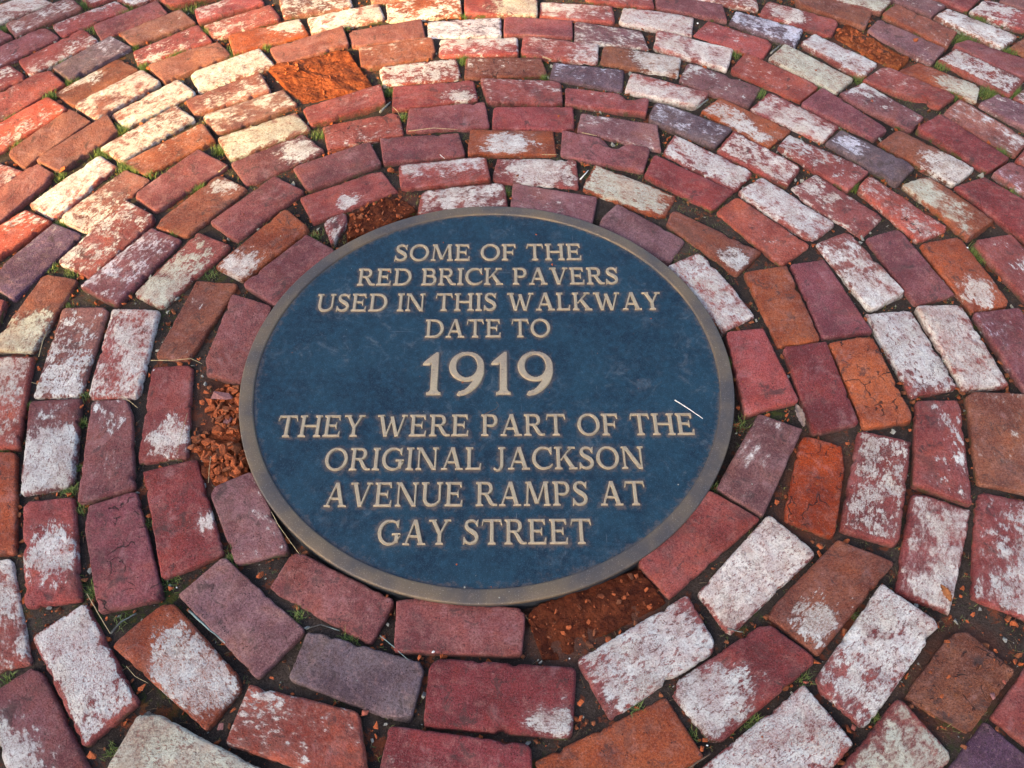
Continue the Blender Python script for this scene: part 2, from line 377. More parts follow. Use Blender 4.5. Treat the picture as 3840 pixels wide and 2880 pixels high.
# ------------------------------------------------------------------ ground and pavement
# world metres; quad corners of each brick's top face (two ends of one long side, then back along the other),
# clay colour, share of lime wash (0-9), where that wash gathers, special state
BRICKS = """
-1.4725,1.2369,-1.3196,1.3761,-1.2386,1.3265,-1.3837,1.2018 t 8 - -
-1.3333,1.2144,-1.2013,1.3532,-1.1461,1.2957,-1.2842,1.1541 t 4 - -
-1.4984,1.0614,-1.3683,1.2062,-1.2940,1.1548,-1.4257,1.0092 m 1 - -
-1.3493,1.0665,-1.2255,1.2036,-1.1631,1.1477,-1.2954,0.9993 m 1 - -
-1.2081,1.2149,-1.0669,1.3356,-1.0182,1.2962,-1.1615,1.1567 r 3 - -
-1.1895,1.3864,-1.0319,1.5056,-0.9773,1.4336,-1.1339,1.3086 r 4 - -
-1.0887,1.2029,-0.9472,1.3293,-0.9017,1.2668,-1.0484,1.1372 m 0 - -
-1.0712,1.3485,-0.9016,1.4719,-0.8548,1.4111,-1.0119,1.3081 r 8 - -
-0.9442,1.3417,-0.7632,1.4647,-0.7211,1.3923,-0.8989,1.2968 r 4 - -
-1.0042,1.1629,-0.8692,1.2795,-0.8131,1.2150,-0.9557,1.1030 t 1 - -
-1.2403,1.0453,-1.1149,1.1919,-1.0523,1.1307,-1.1863,0.9742 r 3 - -
-1.3973,0.8840,-1.2580,1.0257,-1.1863,0.9629,-1.3277,0.8316 r 7 - -
-1.2661,0.8558,-1.1486,0.9963,-1.0826,0.9487,-1.1978,0.7840 r 1 - -
-1.1353,1.0055,-1.0265,1.1478,-0.9576,1.0945,-1.0744,0.9515 v 1 - -
-0.8303,1.2836,-0.6821,1.3909,-0.6433,1.3168,-0.8062,1.2173 r 3 - -
-0.7906,1.2091,-0.6267,1.3152,-0.5795,1.2324,-0.7486,1.1397 r 4 - -
-0.6050,1.3341,-0.4118,1.3766,-0.3910,1.2936,-0.5761,1.2426 t 6 - -
-0.9505,1.0852,-0.8060,1.2097,-0.7504,1.1283,-0.9226,1.0164 r 4 - -
-0.7116,1.1515,-0.5326,1.2395,-0.4950,1.1603,-0.6803,1.0656 o 6 80 -
-0.5126,1.2412,-0.3209,1.3113,-0.2966,1.2331,-0.4881,1.1625 t 8 - -
-0.5891,1.0896,-0.4071,1.1843,-0.3810,1.0985,-0.5544,1.0152 t 0 - -
-1.1050,0.9032,-0.9817,1.0517,-0.9086,0.9950,-1.0351,0.8457 b 4 40 -
-0.8958,1.0160,-0.7382,1.1271,-0.6854,1.0601,-0.8335,0.9438 t 0 - -
-0.7762,0.9785,-0.6166,1.0895,-0.5634,1.0158,-0.7354,0.9009 t 9 - -
-1.0309,0.8395,-0.9006,0.9902,-0.8406,0.9402,-0.9603,0.7845 t 6 - -
-0.9319,0.8052,-0.8029,0.9569,-0.7405,0.8929,-0.8796,0.7553 t 8 - -
-0.7606,0.8588,-0.5953,0.9802,-0.5551,0.8993,-0.7228,0.8019 t 4 - -
-0.5735,0.9981,-0.3915,1.0842,-0.3034,0.9189,-0.4717,0.8603 x 0 - H
-0.7058,0.7978,-0.5274,0.9080,-0.4796,0.8454,-0.6497,0.7229 t 5 - -
-0.9194,0.6749,-0.7812,0.8428,-0.7178,0.7869,-0.8580,0.6285 t 7 - -
-1.2250,0.7301,-1.1079,0.8786,-1.0401,0.8317,-1.1588,0.6598 s 4 - -
-1.1301,0.6572,-1.0362,0.8248,-0.9693,0.7742,-1.0725,0.6026 t 0 - -
-1.0502,0.6259,-0.9376,0.8011,-0.8894,0.7307,-0.9862,0.5905 t 0 - -
-0.8521,0.6248,-0.6978,0.7664,-0.6542,0.7024,-0.7875,0.5802 b 1 - -
-0.6517,0.7131,-0.4785,0.8103,-0.4338,0.7432,-0.6028,0.6270 t 9 - g
-0.4631,0.8236,-0.2818,0.9223,-0.2615,0.8417,-0.4329,0.7555 r 1 - -
-0.4053,0.7530,-0.2277,0.8127,-0.2097,0.7262,-0.3823,0.6666 r 1 - C
-1.2418,0.4622,-1.1564,0.6307,-1.0710,0.5921,-1.1666,0.4175 r 7 - -
-1.1290,0.4658,-1.0497,0.6171,-0.9931,0.5806,-1.0817,0.3859 t 0 - -
-1.0215,0.4825,-0.9131,0.6507,-0.8593,0.6085,-0.9506,0.4328 r 8 - -
-0.9430,0.4321,-0.8384,0.5973,-0.7731,0.5640,-0.8606,0.3869 t 5 - -
-0.7943,0.5056,-0.6851,0.6635,-0.6047,0.6092,-0.7346,0.4570 m 0 - -
-0.5997,0.6167,-0.4488,0.7236,-0.3902,0.6655,-0.5466,0.5375 m 4 75 -
-1.1319,0.2975,-1.0214,0.4617,-0.9513,0.4248,-1.0635,0.2603 s 3 - -
-1.0334,0.2502,-0.9468,0.4189,-0.8745,0.3861,-0.9564,0.1964 V 1 - -
-0.8987,0.2995,-0.8027,0.4816,-0.7251,0.4354,-0.8215,0.2587 r 5 - -
-0.7295,0.4126,-0.6208,0.5799,-0.5447,0.5280,-0.6496,0.3753 b 2 84 -
-0.6067,0.4222,-0.4930,0.5719,-0.4171,0.5198,-0.5388,0.3615 m 0 - -
-0.4542,0.6012,-0.2872,0.6912,-0.2530,0.6100,-0.4083,0.5215 m 0 - -
-0.4231,0.4963,-0.2527,0.5927,-0.2087,0.5204,-0.3824,0.4171 r 2 47 -
-0.8292,0.2275,-0.7305,0.4051,-0.6554,0.3650,-0.7429,0.1772 m 5 - -
-0.7174,0.2101,-0.6272,0.3885,-0.5473,0.3447,-0.6517,0.1718 r 7 - g
-0.5687,0.2870,-0.4499,0.4594,-0.3842,0.3922,-0.5019,0.2440 o 4 15 -
-0.4994,0.2320,-0.3900,0.3726,-0.3187,0.3245,-0.4244,0.1735 m 0 - -
-0.3612,0.4153,-0.3154,0.4487,-0.3085,0.4080,-0.3342,0.3486 r 5 - -
-0.3020,0.4461,-0.2020,0.5086,-0.1641,0.4479,-0.3003,0.3691 z 0 - H
-0.3000,1.3154,-0.0958,1.3547,-0.0858,1.2531,-0.2875,1.2237 o 6 - -
-0.0802,1.3420,0.1223,1.3524,0.1232,1.2413,-0.0772,1.2520 r 6 76 g
0.1332,1.3276,0.3341,1.2955,0.3327,1.2077,0.1304,1.2411 r 6 - -
0.2498,1.4062,0.4497,1.3709,0.4488,1.2788,0.2635,1.3174 r 5 - -
0.4610,1.3585,0.6414,1.2991,0.6404,1.2132,0.4560,1.2858 m 0 - -
-0.3893,1.1674,-0.1966,1.2303,-0.1800,1.1373,-0.3689,1.0917 t 0 - -
-0.1786,1.2259,0.0211,1.2393,0.0235,1.1496,-0.1731,1.1405 v 8 - -
0.0332,1.2383,0.2160,1.2189,0.2138,1.1352,0.0307,1.1511 m 0 - -
0.2242,1.2189,0.4020,1.1633,0.4128,1.0859,0.2205,1.1208 p 4 - -
0.3653,1.2876,0.5529,1.2404,0.5346,1.1433,0.3453,1.2080 r 9 - -
-0.3511,1.0823,-0.1614,1.1335,-0.1473,1.0496,-0.3379,0.9976 b 1 - -
-0.1418,1.1349,0.0664,1.1389,0.0670,1.0556,-0.1397,1.0518 r 6 - -
0.0832,1.1386,0.2805,1.0985,0.2734,1.0147,0.0751,1.0573 r 4 - -
0.2959,1.0949,0.4933,1.0392,0.4750,0.9568,0.2809,1.0167 b 6 74 -
0.4450,1.1658,0.6339,1.0714,0.6043,0.9808,0.4274,1.0853 r 8 - -
-0.2931,1.0026,-0.0947,1.0443,-0.0779,0.9528,-0.2742,0.9219 r 7 - -
-0.0675,1.0373,0.1276,1.0390,0.1413,0.9666,-0.0694,0.9510 b 2 - C
0.1604,1.0248,0.3410,0.9901,0.3272,0.8930,0.1470,0.9489 v 3 - -
-0.2488,0.9170,-0.0470,0.9439,-0.0345,0.8594,-0.2435,0.8201 r 3 77 -
-0.0288,0.9464,0.1737,0.9321,0.1748,0.8324,-0.0105,0.8459 r 3 - -
0.1861,0.9044,0.3913,0.8606,0.3756,0.7931,0.1832,0.8345 r 1 - N80
0.3581,0.9720,0.5438,0.8784,0.4999,0.8219,0.3347,0.8918 r 7 - -
-0.2013,0.8205,-0.0177,0.8417,-0.0046,0.7467,-0.2028,0.7340 m 0 - -
0.0067,0.8196,0.2005,0.8232,0.1986,0.7372,0.0026,0.7448 r 0 - -
0.2203,0.7999,0.3991,0.7513,0.3978,0.6593,0.2070,0.7341 p 1 - -
0.4085,0.8478,0.5753,0.7311,0.5252,0.6666,0.3778,0.7741 v 3 - -
-0.2614,0.7015,-0.0784,0.7249,-0.0601,0.6455,-0.2467,0.6135 m 0 - -
-0.0485,0.7347,0.1474,0.7320,0.1520,0.6420,-0.0530,0.6447 o 5 46 -
0.1717,0.7295,0.3723,0.6613,0.3498,0.5824,0.1633,0.6410 m 0 - N60
0.4376,0.7140,0.6006,0.5758,0.5482,0.5131,0.4013,0.6478 r 8 - -
-0.2115,0.6122,-0.0124,0.6324,-0.0009,0.5515,-0.2006,0.5235 r 4 - -
0.0070,0.6324,0.1965,0.6232,0.1986,0.5251,0.0065,0.5540 r 6 54 -
0.2407,0.6033,0.4151,0.5007,0.3784,0.4239,0.2054,0.5225 o 7 44 g
0.3819,0.6370,0.5428,0.5086,0.4872,0.4468,0.3517,0.5663 d 0 - -
-0.1517,0.5141,0.0316,0.5441,0.0388,0.4561,-0.1574,0.4348 r 6 - -
0.0526,0.5393,0.2373,0.4911,0.2188,0.3990,0.0460,0.4596 p 1 - -
0.2807,0.4668,0.4162,0.3556,0.3729,0.2889,0.2283,0.4061 p 0 - -
0.4029,0.4573,0.5712,0.3210,0.5098,0.2524,0.3824,0.4068 b 3 87 -
0.5594,1.4168,0.7423,1.3540,0.7375,1.2677,0.5479,1.3447 r 4 - -
0.6745,1.2647,0.8401,1.1681,0.7989,1.0814,0.6470,1.2052 v 6 - -
0.7701,1.3045,0.9478,1.2118,0.9085,1.1346,0.7349,1.2408 r 4 35 -
0.8524,1.3715,1.0478,1.2524,1.0090,1.1740,0.8522,1.2920 b 1 - -
0.9434,1.4033,1.1193,1.3088,1.0700,1.2472,0.9013,1.3508 t 8 - g
0.5894,1.2120,0.7477,1.1075,0.7037,1.0305,0.5419,1.1470 r 1 - -
0.6639,1.0510,0.8222,0.9045,0.7621,0.8423,0.6138,0.9788 s 1 - -
0.5102,1.0195,0.6775,0.9013,0.6338,0.8264,0.4741,0.9329 p 3 - -
0.7747,1.0926,0.9180,0.9380,0.8600,0.8793,0.7184,1.0247 t 9 - g
0.8685,1.1517,1.0054,1.0131,0.9422,0.9445,0.8156,1.0997 r 9 - -
0.9678,1.1968,1.0824,1.0290,1.0405,0.9833,0.9205,1.1427 x 0 - H
1.0594,1.2184,1.1921,1.0700,1.1339,1.0003,1.0114,1.1611 p 1 - -
1.1257,1.2906,1.2509,1.1513,1.1982,1.0735,1.0722,1.2361 b 1 - -
1.1101,1.4275,1.2612,1.2825,1.2066,1.2307,1.0573,1.3789 p 3 - -
1.2206,1.4423,1.3747,1.3241,1.3150,1.2577,1.1632,1.3862 r 3 - -
1.2646,1.2718,1.4091,1.1319,1.3431,1.0710,1.2100,1.2240 t 9 - -
1.3796,1.3081,1.5379,1.1963,1.4743,1.1282,1.3149,1.2470 r 5 - -
1.4810,1.3808,1.6389,1.2557,1.5792,1.1913,1.4187,1.3048 p 1 - -
1.2692,1.1156,1.4263,1.0042,1.3516,0.9283,1.2168,1.0845 m 0 - -
1.4360,1.1302,1.5760,0.9913,1.5090,0.9319,1.3660,1.0729 b 2 - -
1.2193,1.0661,1.3463,0.9236,1.2887,0.8594,1.1597,1.0196 r 7 - -
1.1077,1.0139,1.2287,0.9048,1.1970,0.8384,1.0414,0.9743 o 6 85 g
1.0134,0.9922,1.1501,0.8564,1.0978,0.8136,0.9425,0.9347 r 1 - N85
0.9419,0.9252,1.0510,0.7800,1.0034,0.7243,0.8632,0.8728 m 4 - -
0.8288,0.8960,0.9469,0.7253,0.9041,0.6904,0.7635,0.8314 m 0 - -
0.6990,0.8881,0.8362,0.7452,0.7830,0.6834,0.6353,0.8155 r 7 - -
0.5680,0.8623,0.7172,0.7291,0.6512,0.6650,0.5155,0.8106 o 5 - -
0.5821,0.7283,0.7078,0.5860,0.6656,0.5246,0.5292,0.6542 r 7 - -
0.7084,0.7097,0.8653,0.5777,0.8000,0.5094,0.6704,0.6598 r 5 - -
0.8361,0.7258,0.9770,0.5950,0.9158,0.5295,0.7899,0.6798 v 3 25 -
0.9747,0.7296,1.1120,0.5843,1.0433,0.5295,0.9158,0.6805 b 6 84 -
1.0905,0.7816,1.1978,0.6154,1.1307,0.5709,1.0192,0.7306 d 0 - -
1.1610,0.8531,1.2780,0.6926,1.2185,0.6294,1.0967,0.7848 t 4 - -
1.2643,0.8721,1.3921,0.7469,1.3285,0.6775,1.2000,0.8300 p 1 - -
1.3585,0.9108,1.4993,0.7722,1.4374,0.7130,1.2946,0.8536 r 8 - -
1.2023,0.6079,1.3103,0.4428,1.2482,0.3935,1.1437,0.5649 m 2 - -
1.2843,0.6888,1.3939,0.5205,1.3453,0.4680,1.2101,0.6091 r 3 - -
0.6170,0.5602,0.7485,0.4066,0.6844,0.3493,0.5498,0.5042 r 8 - -
0.7407,0.5672,0.8562,0.4250,0.7953,0.3644,0.6693,0.5185 r 4 - -
0.8625,0.5640,0.9912,0.3890,0.9098,0.3469,0.8218,0.5145 s 4 - C
0.9949,0.5615,1.0990,0.4042,1.0190,0.3489,0.9267,0.5301 o 6 - g
1.1174,0.5499,1.2249,0.4101,1.1424,0.3375,1.0442,0.5216 d 0 - -
0.5492,0.4937,0.6767,0.3371,0.6074,0.2824,0.4962,0.4440 s 1 - -
0.7680,0.3795,0.8400,0.1943,0.7584,0.1569,0.6915,0.3451 r 7 - -
0.8802,0.3880,0.9369,0.1936,0.8535,0.1693,0.8030,0.3602 m 0 - -
1.0015,0.3601,1.0408,0.1670,0.9563,0.1468,0.9096,0.3393 o 3 75 -
1.1117,0.3655,1.1652,0.1896,1.0846,0.1433,1.0214,0.3426 r 3 - -
1.2316,0.4064,1.2907,0.2085,1.2203,0.1560,1.1442,0.3291 m 1 - -
-0.9184,0.2685,-0.9594,0.0669,-0.8720,0.0609,-0.8433,0.2518 b 6 84 g
-1.0525,0.2238,-1.0575,0.0195,-0.9725,-0.0054,-0.9659,0.1882 r 0 - -
-0.8482,0.1730,-0.8340,-0.0465,-0.7483,-0.0449,-0.7574,0.1732 t 6 - -
-0.7502,0.1713,-0.7337,-0.0502,-0.6409,-0.0474,-0.6553,0.1653 r 7 - -
-0.5989,0.2482,-0.6325,0.0465,-0.5673,0.0377,-0.5119,0.2374 b 1 - -
-0.5147,0.2013,-0.5349,0.0066,-0.4550,-0.0188,-0.4315,0.1692 m 0 - -
-0.5034,-0.0127,-0.5221,-0.1238,-0.4368,-0.1362,-0.4551,-0.0263 x 0 - R
-0.5221,-0.1375,-0.4648,-0.2248,-0.4091,-0.2058,-0.4412,-0.1430 x 0 - R
-0.6348,0.0219,-0.6054,-0.1887,-0.5221,-0.1777,-0.5588,0.0289 r 3 76 -
-0.9636,0.0458,-0.9210,-0.1587,-0.8231,-0.1574,-0.8650,0.0477 s 6 - -
-0.8362,-0.0566,-0.7881,-0.2508,-0.7034,-0.2361,-0.7448,-0.0519 m 7 74 -
-0.7232,-0.0576,-0.6830,-0.2705,-0.5985,-0.2389,-0.6517,-0.0554 m 2 - -
-0.9269,-0.1659,-0.8488,-0.3590,-0.7578,-0.3593,-0.8248,-0.1676 o 0 - -
-0.7782,-0.2656,-0.7113,-0.4514,-0.6292,-0.4384,-0.6964,-0.2557 r 4 55 -
-0.6754,-0.2774,-0.5945,-0.4582,-0.5013,-0.4367,-0.5937,-0.2451 m 0 - C
-0.5899,-0.2084,-0.5092,-0.4043,-0.4228,-0.3611,-0.5063,-0.1812 d 1 68 -
-0.4684,-0.2440,-0.3978,-0.3792,-0.3163,-0.3582,-0.4016,-0.2107 p 1 - -
-0.8502,-0.3833,-0.7649,-0.5608,-0.6747,-0.5362,-0.7635,-0.3661 r 5 - -
-0.6845,-0.4972,-0.5572,-0.6562,-0.4991,-0.5947,-0.6204,-0.4434 r 9 - -
-0.7310,-0.5892,-0.6118,-0.7416,-0.5348,-0.6951,-0.6638,-0.5374 m 5 50 -
-0.5584,-0.5109,-0.3914,-0.6342,-0.3488,-0.5688,-0.4921,-0.4386 o 6 65 -
-0.4774,-0.4312,-0.3322,-0.5603,-0.2726,-0.4908,-0.4202,-0.3684 p 0 - -
-0.3072,-0.3577,-0.1406,-0.4428,-0.1702,-0.5111,-0.3381,-0.4216 m 0 - -
-0.2651,-0.4922,-0.0865,-0.5434,-0.1042,-0.6290,-0.2848,-0.5623 v 0 - -
-0.3422,-0.5708,-0.1772,-0.6116,-0.1513,-0.7150,-0.3608,-0.6521 s 3 - -
-0.4879,-0.6032,-0.3005,-0.6894,-0.3359,-0.7540,-0.5259,-0.7082 t 9 44 g
-0.1342,-0.4386,0.0637,-0.4580,0.0569,-0.5307,-0.1317,-0.5230 m 0 - -
0.0698,-0.4626,0.2443,-0.3939,0.2777,-0.4455,0.0961,-0.5366 z 0 - H
-0.0780,-0.5354,0.1369,-0.5510,0.1267,-0.6475,-0.0822,-0.6298 d 3 88 -
-0.1306,-0.6318,0.0681,-0.6590,0.0697,-0.7461,-0.1453,-0.7246 d 1 - -
0.2664,-0.5924,0.0754,-0.6795,0.1163,-0.7611,0.3090,-0.6740 o 0 - -
0.3167,-0.4383,0.1404,-0.5373,0.1838,-0.6220,0.3534,-0.5208 r 7 45 -
0.3765,-0.2547,0.2458,-0.3842,0.2899,-0.4404,0.4521,-0.3070 r 0 - -
0.4717,-0.2979,0.3357,-0.4333,0.3750,-0.5000,0.5347,-0.3660 r 9 44 -
0.5752,-0.3450,0.4371,-0.4669,0.5010,-0.5319,0.6554,-0.3841 b 3 76 -
0.6233,-0.4244,0.4841,-0.5748,0.5439,-0.6376,0.6925,-0.4884 r 8 - -
0.4331,-0.4813,0.2704,-0.5790,0.3276,-0.6593,0.4976,-0.5393 d 6 84 -
0.4691,-0.5777,0.2885,-0.7014,0.3664,-0.7820,0.5230,-0.6575 r 9 - -
0.6024,-0.5964,0.4602,-0.7238,0.4961,-0.7988,0.6566,-0.6744 r 8 - g
0.7258,-0.4940,0.6046,-0.5882,0.6893,-0.6422,0.7884,-0.5532 y 0 - L
0.8774,-0.4859,0.7301,-0.6236,0.7932,-0.6912,0.9372,-0.5577 r 1 - -
0.7189,-0.6283,0.5721,-0.7587,0.6249,-0.8296,0.7753,-0.6955 V 0 - -
0.8107,-0.2890,0.7271,-0.4710,0.6446,-0.4346,0.7236,-0.2553 r 6 - -
0.9189,-0.2811,0.8501,-0.4875,0.7607,-0.4439,0.8313,-0.2554 r 6 - -
0.4913,-0.0957,0.3912,-0.2498,0.4588,-0.3007,0.5611,-0.1287 p 1 - -
0.4425,0.3195,0.5330,0.1455,0.4578,0.1031,0.3701,0.2784 r 8 - -
0.6146,0.2737,0.6406,0.0777,0.5587,0.0620,0.5250,0.2569 o 0 - -
0.5348,0.1050,0.5675,-0.0677,0.4682,-0.0956,0.4628,0.0971 r 0 - -
0.6998,0.2993,0.7473,0.0997,0.6471,0.0841,0.6263,0.2833 m 0 - -
0.6498,0.0722,0.6640,-0.1168,0.5801,-0.1405,0.5646,0.0556 d 0 - -
0.7390,0.0850,0.7634,-0.1121,0.6739,-0.1273,0.6573,0.0686 o 0 - C
0.8416,0.1575,0.8688,-0.0358,0.7769,-0.0616,0.7486,0.1479 r 9 - -
0.9398,0.1642,0.9640,-0.0350,0.8771,-0.0435,0.8504,0.1613 r 9 - -
1.0518,0.1549,1.0735,-0.0362,0.9940,-0.0605,0.9564,0.1395 m 1 - -
0.8605,-0.0684,0.8128,-0.2822,0.7285,-0.2421,0.7816,-0.0724 r 3 - -
0.9857,-0.0590,0.9563,-0.2699,0.8385,-0.2409,0.8804,-0.0507 b 1 - -
0.6320,-0.1684,0.5678,-0.3396,0.4966,-0.3042,0.5610,-0.1419 X 0 - L
0.7471,-0.1577,0.6694,-0.3556,0.5851,-0.3248,0.6628,-0.1325 r 6 - -
"""
CLAY = {'r': (0.34, 0.090, 0.078), 'm': (0.235, 0.081, 0.082), 'p': (0.225, 0.112, 0.115), 'v': (0.150, 0.105, 0.122),
        'V': (0.120, 0.072, 0.125), 'o': (0.390, 0.105, 0.042), 'b': (0.270, 0.100, 0.055), 't': (0.300, 0.125, 0.095),
        's': (0.460, 0.120, 0.078), 'd': (0.235, 0.050, 0.050), 'x': (0.30, 0.080, 0.026), 'X': (0.38, 0.060, 0.016), 'z': (0.135, 0.034, 0.012), 'y': (0.20, 0.075, 0.040)}  # z: crumbled clay with the deeper hollows' shade put into its colour
SMOOTHNESS = {'m': 0.35, 'p': 0.35, 'v': 0.4, 'V': 0.4, 'o': 0.5, 'd': 0.4}

def brick_geometry(Q, code, w, foc, flag, seed, z0=-0.006, res=1.0, dd=1.0):
    """One worn brick: rounded, chipped outline; soft arrises; uneven face; flanks going down into the bed."""
    r = random.Random(seed)
    Q = np.asarray(Q, float)
    L = (np.linalg.norm(Q[1] - Q[0]) + np.linalg.norm(Q[2] - Q[3])) / 2
    B = (np.linalg.norm(Q[3] - Q[0]) + np.linalg.norm(Q[2] - Q[1])) / 2
    smooth = SMOOTHNESS.get(code, 0.8) if w < 3 else 0.95
    low = flag in ('H', 'R', 'L')
    grow = 0.0020 if not low else (0.006 if flag != 'L' else 0.003)
    a, b = L / 2 + grow, B / 2 + grow
    rc = [r.uniform(0.003, 0.009) * (1.4 if w >= 4 or r.random() < .25 else 1.0) for _ in range(4)]
    nl, ns, nc = int(34 * res), int(15 * res), 6
    # outline samples: (edge parameter, corner arcs)
    edge = r.uniform(0.0024, 0.0048) * (1.3 if w >= 3 else 1.0)
    ins = [0, 0, 0.0, 0.12, 0.35, 0.65, 1.0]
    zd = [0.048, 0.022, 1.0, 0.62, 0.30, 0.09, 0.0]
    rings = []
    for q in range(7):
        d = ins[q] * edge
        z = -zd[q] if q < 2 else -zd[q] * edge
        rings.append((d, z))
    d = edge
    m = min(a, b)
    steps = int(7 * res)
    for q in range(1, steps + 1):
        rings.append((edge + (m * 0.985 - edge) * q / steps, 0.0))
    pts = []; deps = []
    sgn = [(1, 1), (-1, 1), (-1, -1), (1, -1)]
    for d, z in rings:
        aa, bb = a - d, b - d
        P = []
        for ci, (sx, sy) in enumerate(sgn):
            rr = max(rc[ci] - d, 0.0003)
            cx, cy = sx * (aa - rr), sy * (bb - rr)
            a0 = ci * math.pi / 2
            for t in range(nc):
                an = a0 + (t / (nc - 1)) * math.pi / 2
                P.append((cx + rr * math.cos(an), cy + rr * math.sin(an)))
            # straight side to next corner
            nx_, ny_ = sgn[(ci + 1) % 4]
            rn = max(rc[(ci + 1) % 4] - d, 0.0003)
            e = P[-1]
            an = a0 + math.pi / 2
            f = (nx_ * (aa - rn) + rn * math.cos(an), ny_ * (bb - rn) + rn * math.sin(an))
            cnt = nl if ci % 2 == 0 else ns
            for t in range(1, cnt):
                u = t / cnt
                P.append((e[0] + (f[0] - e[0]) * u, e[1] + (f[1] - e[1]) * u))
        pts.append(P); deps.append(z)
    n = len(pts[0]); R = len(pts)
    P = np.array(pts).reshape(-1, 2)
    Z = np.repeat(np.array(deps), n)
    off = np.array([seed * 1.37 % 50, seed * 2.11 % 50, seed * 0.73 % 50])
    # edge wear: push outline in with noise and a few chips
    rad = np.array([max(abs(x) / a, abs(y) / b) for x, y in P])
    near = np.clip((rad - 0.55) / 0.45, 0, 1) ** 2
    Pn = np.c_[P * 1.0, np.zeros(len(P))] + off
    wear = 0.0016 * fbm(Pn, 110, 3, 5) + 0.0014 * fbm(Pn, 30, 2, 9) + 0.0010 * fbm(Pn, 260, 2, 13)
    wear = wear * (1.5 if w >= 4 or low else 1.0)
    N = P / (np.array([a, b]) ** 1.0)
    N = np.sign(N) * np.abs(N) ** 5
    N /= np.maximum(np.linalg.norm(N, axis=1), 1e-6)[:, None]
    mv = -np.abs(wear) * 0.8 + wear * 0.5
    P2 = P + N * (mv * near)[:, None]
    Zx = Z.copy()
    chips = [(r.uniform(-a, a), r.choice((-b, b)), r.uniform(0.003, 0.008), r.uniform(0.0015, 0.0042)) for _ in range(r.choice((1, 2, 3, 4, 5)))]
    chips += [(sx * a, sy * b, r.uniform(0.006, 0.013), r.uniform(0.002, 0.006)) for sx, sy in r.sample(sgn, r.choice((0, 0, 1, 1, 2)))]
    if flag.startswith('N'):
        u = int(flag[1]) / 10 * 2 - 1
        side = 1 if flag[2:] == '5' else -1
        chips += [(u * a, side * b, 0.020, 0.020)]
    upper = (Z > -0.02)
    # broken corners and spalled edges: straight cuts
    for _ in range(r.choice((0, 0, 1, 1, 2)) if not low else 4):
        sx, sy = r.choice(sgn)
        an = math.atan2(sy, sx) + r.uniform(-0.75, 0.75)
        if r.random() < .5: nn = np.array([math.cos(an), math.sin(an)])
        else: nn = np.array([sx * r.uniform(.2, .5), sy * 1.0]); nn /= np.linalg.norm(nn)
        dcut = nn @ np.array([sx * a, sy * b]) - r.uniform(0.005, 0.013)
        over = P2 @ nn - dcut + 0.0016 * fbm(Pn, 160, 2, 77)
        k_ = (over > 0) & upper
        P2[k_] -= np.outer(over[k_], nn)
        Zx[k_] -= np.minimum(over[k_] * 0.55, 0.006) * (Z[k_] > -0.012)
    for cx, cy, cr_, dp in chips:
        g = np.exp(-((P[:, 0] - cx) ** 2 + (P[:, 1] - cy) ** 2) / (cr_ ** 2)) * upper
        P2 -= N * (g * dp)[:, None]
        Zx -= g * dp * 0.7 * (Z > -0.01)
    # surface unevenness
    topm = (Z > -0.012).astype(float)
    relief = 0.0022 * smooth * fbm(Pn, 38, 4, 21) + 0.0008 * fbm(Pn, 11, 2, 31) + 0.0006 * smooth * fbm(Pn, 150, 2, 41)
    if low:
        relief = 0.0125 * fbm(Pn, 24, 4, 51)
        st_ = relief / 0.0028
        relief = (np.floor(st_) + np.clip((st_ - np.floor(st_)) * 3, 0, 1)) * 0.0028 + 0.0035 * np.abs(fbm(Pn * np.array([1, 3, 1]), 45, 4, 61)) - 0.002
        if flag == 'L': relief = relief * 0.30
    dome = -0.0014 * (1.4 if w >= 3 else 0.6) * np.clip(rad, 0, 1) ** 3
    Zx += topm * (relief + dome)
    # tilt and lift of the whole brick
    tx, ty = r.gauss(0, 0.014), r.gauss(0, 0.030)
    lift = r.uniform(-0.0045, 0.0025)
    if flag == 'H': lift -= 0.0070
    if flag == 'R': lift -= 0.011
    if flag == 'L': lift -= 0.005
    Zx += (P[:, 0] * tx + P[:, 1] * ty) * (Z > -0.03) + lift * (Z > -0.03)
    # local rectangle -> measured quad
    u = (P2[:, 0] / (L / 2) + 1) / 2
    v_ = (P2[:, 1] / (B / 2) + 1) / 2
    W = ((1 - u) * (1 - v_))[:, None] * Q[0] + (u * (1 - v_))[:, None] * Q[1] + (u * v_)[:, None] * Q[2] + ((1 - u) * v_)[:, None] * Q[3]
    c = Q.mean(0)
    V = np.c_[W - c, Zx]
    F = []
    idx = np.arange(n)
    faces = []
    for q in range(R - 1):
        A = q * n + idx; Bn = q * n + (idx + 1) % n
        faces.append(np.c_[A, Bn, Bn + n, A + n])
    faces = np.vstack(faces)
    # orientation: make sure up
    e1 = Q[1] - Q[0]; e2 = Q[3] - Q[0]
    if e1[0] * e2[1] - e1[1] * e2[0] < 0:
        faces = faces[:, ::-1]
    # close centre: last ring is a thin sliver round the middle line; fill with quads across
    last = (R - 1) * n
    # attributes
    nv = len(V) - 1
    topi = [last + nc - 1 + k for k in range(nl + 1)]
    b0 = nc + (nl - 1) + nc + (ns - 1)
    boti = [last + b0 + nc - 1 + k for k in range(nl + 1)][::-1]
    st = [(topi[k], topi[k + 1], boti[k + 1], boti[k]) for k in range(nl)]
    lend = list(range(topi[-1], boti[-1] + 1))               # left end, small fan
    rend = list(range(boti[0], last + n)) + list(range(last, topi[0] + 1))
    tri = []
    for en in (lend, rend):
        for k in range(1, len(en) - 1): tri.append((en[0], en[k], en[k + 1]))
    tri = np.array(tri)
    st = np.array(st)
    if e1[0] * e2[1] - e1[1] * e2[0] < 0:
        tri = tri[:, ::-1]; st = st[:, ::-1]
    faces = np.vstack([faces, st])
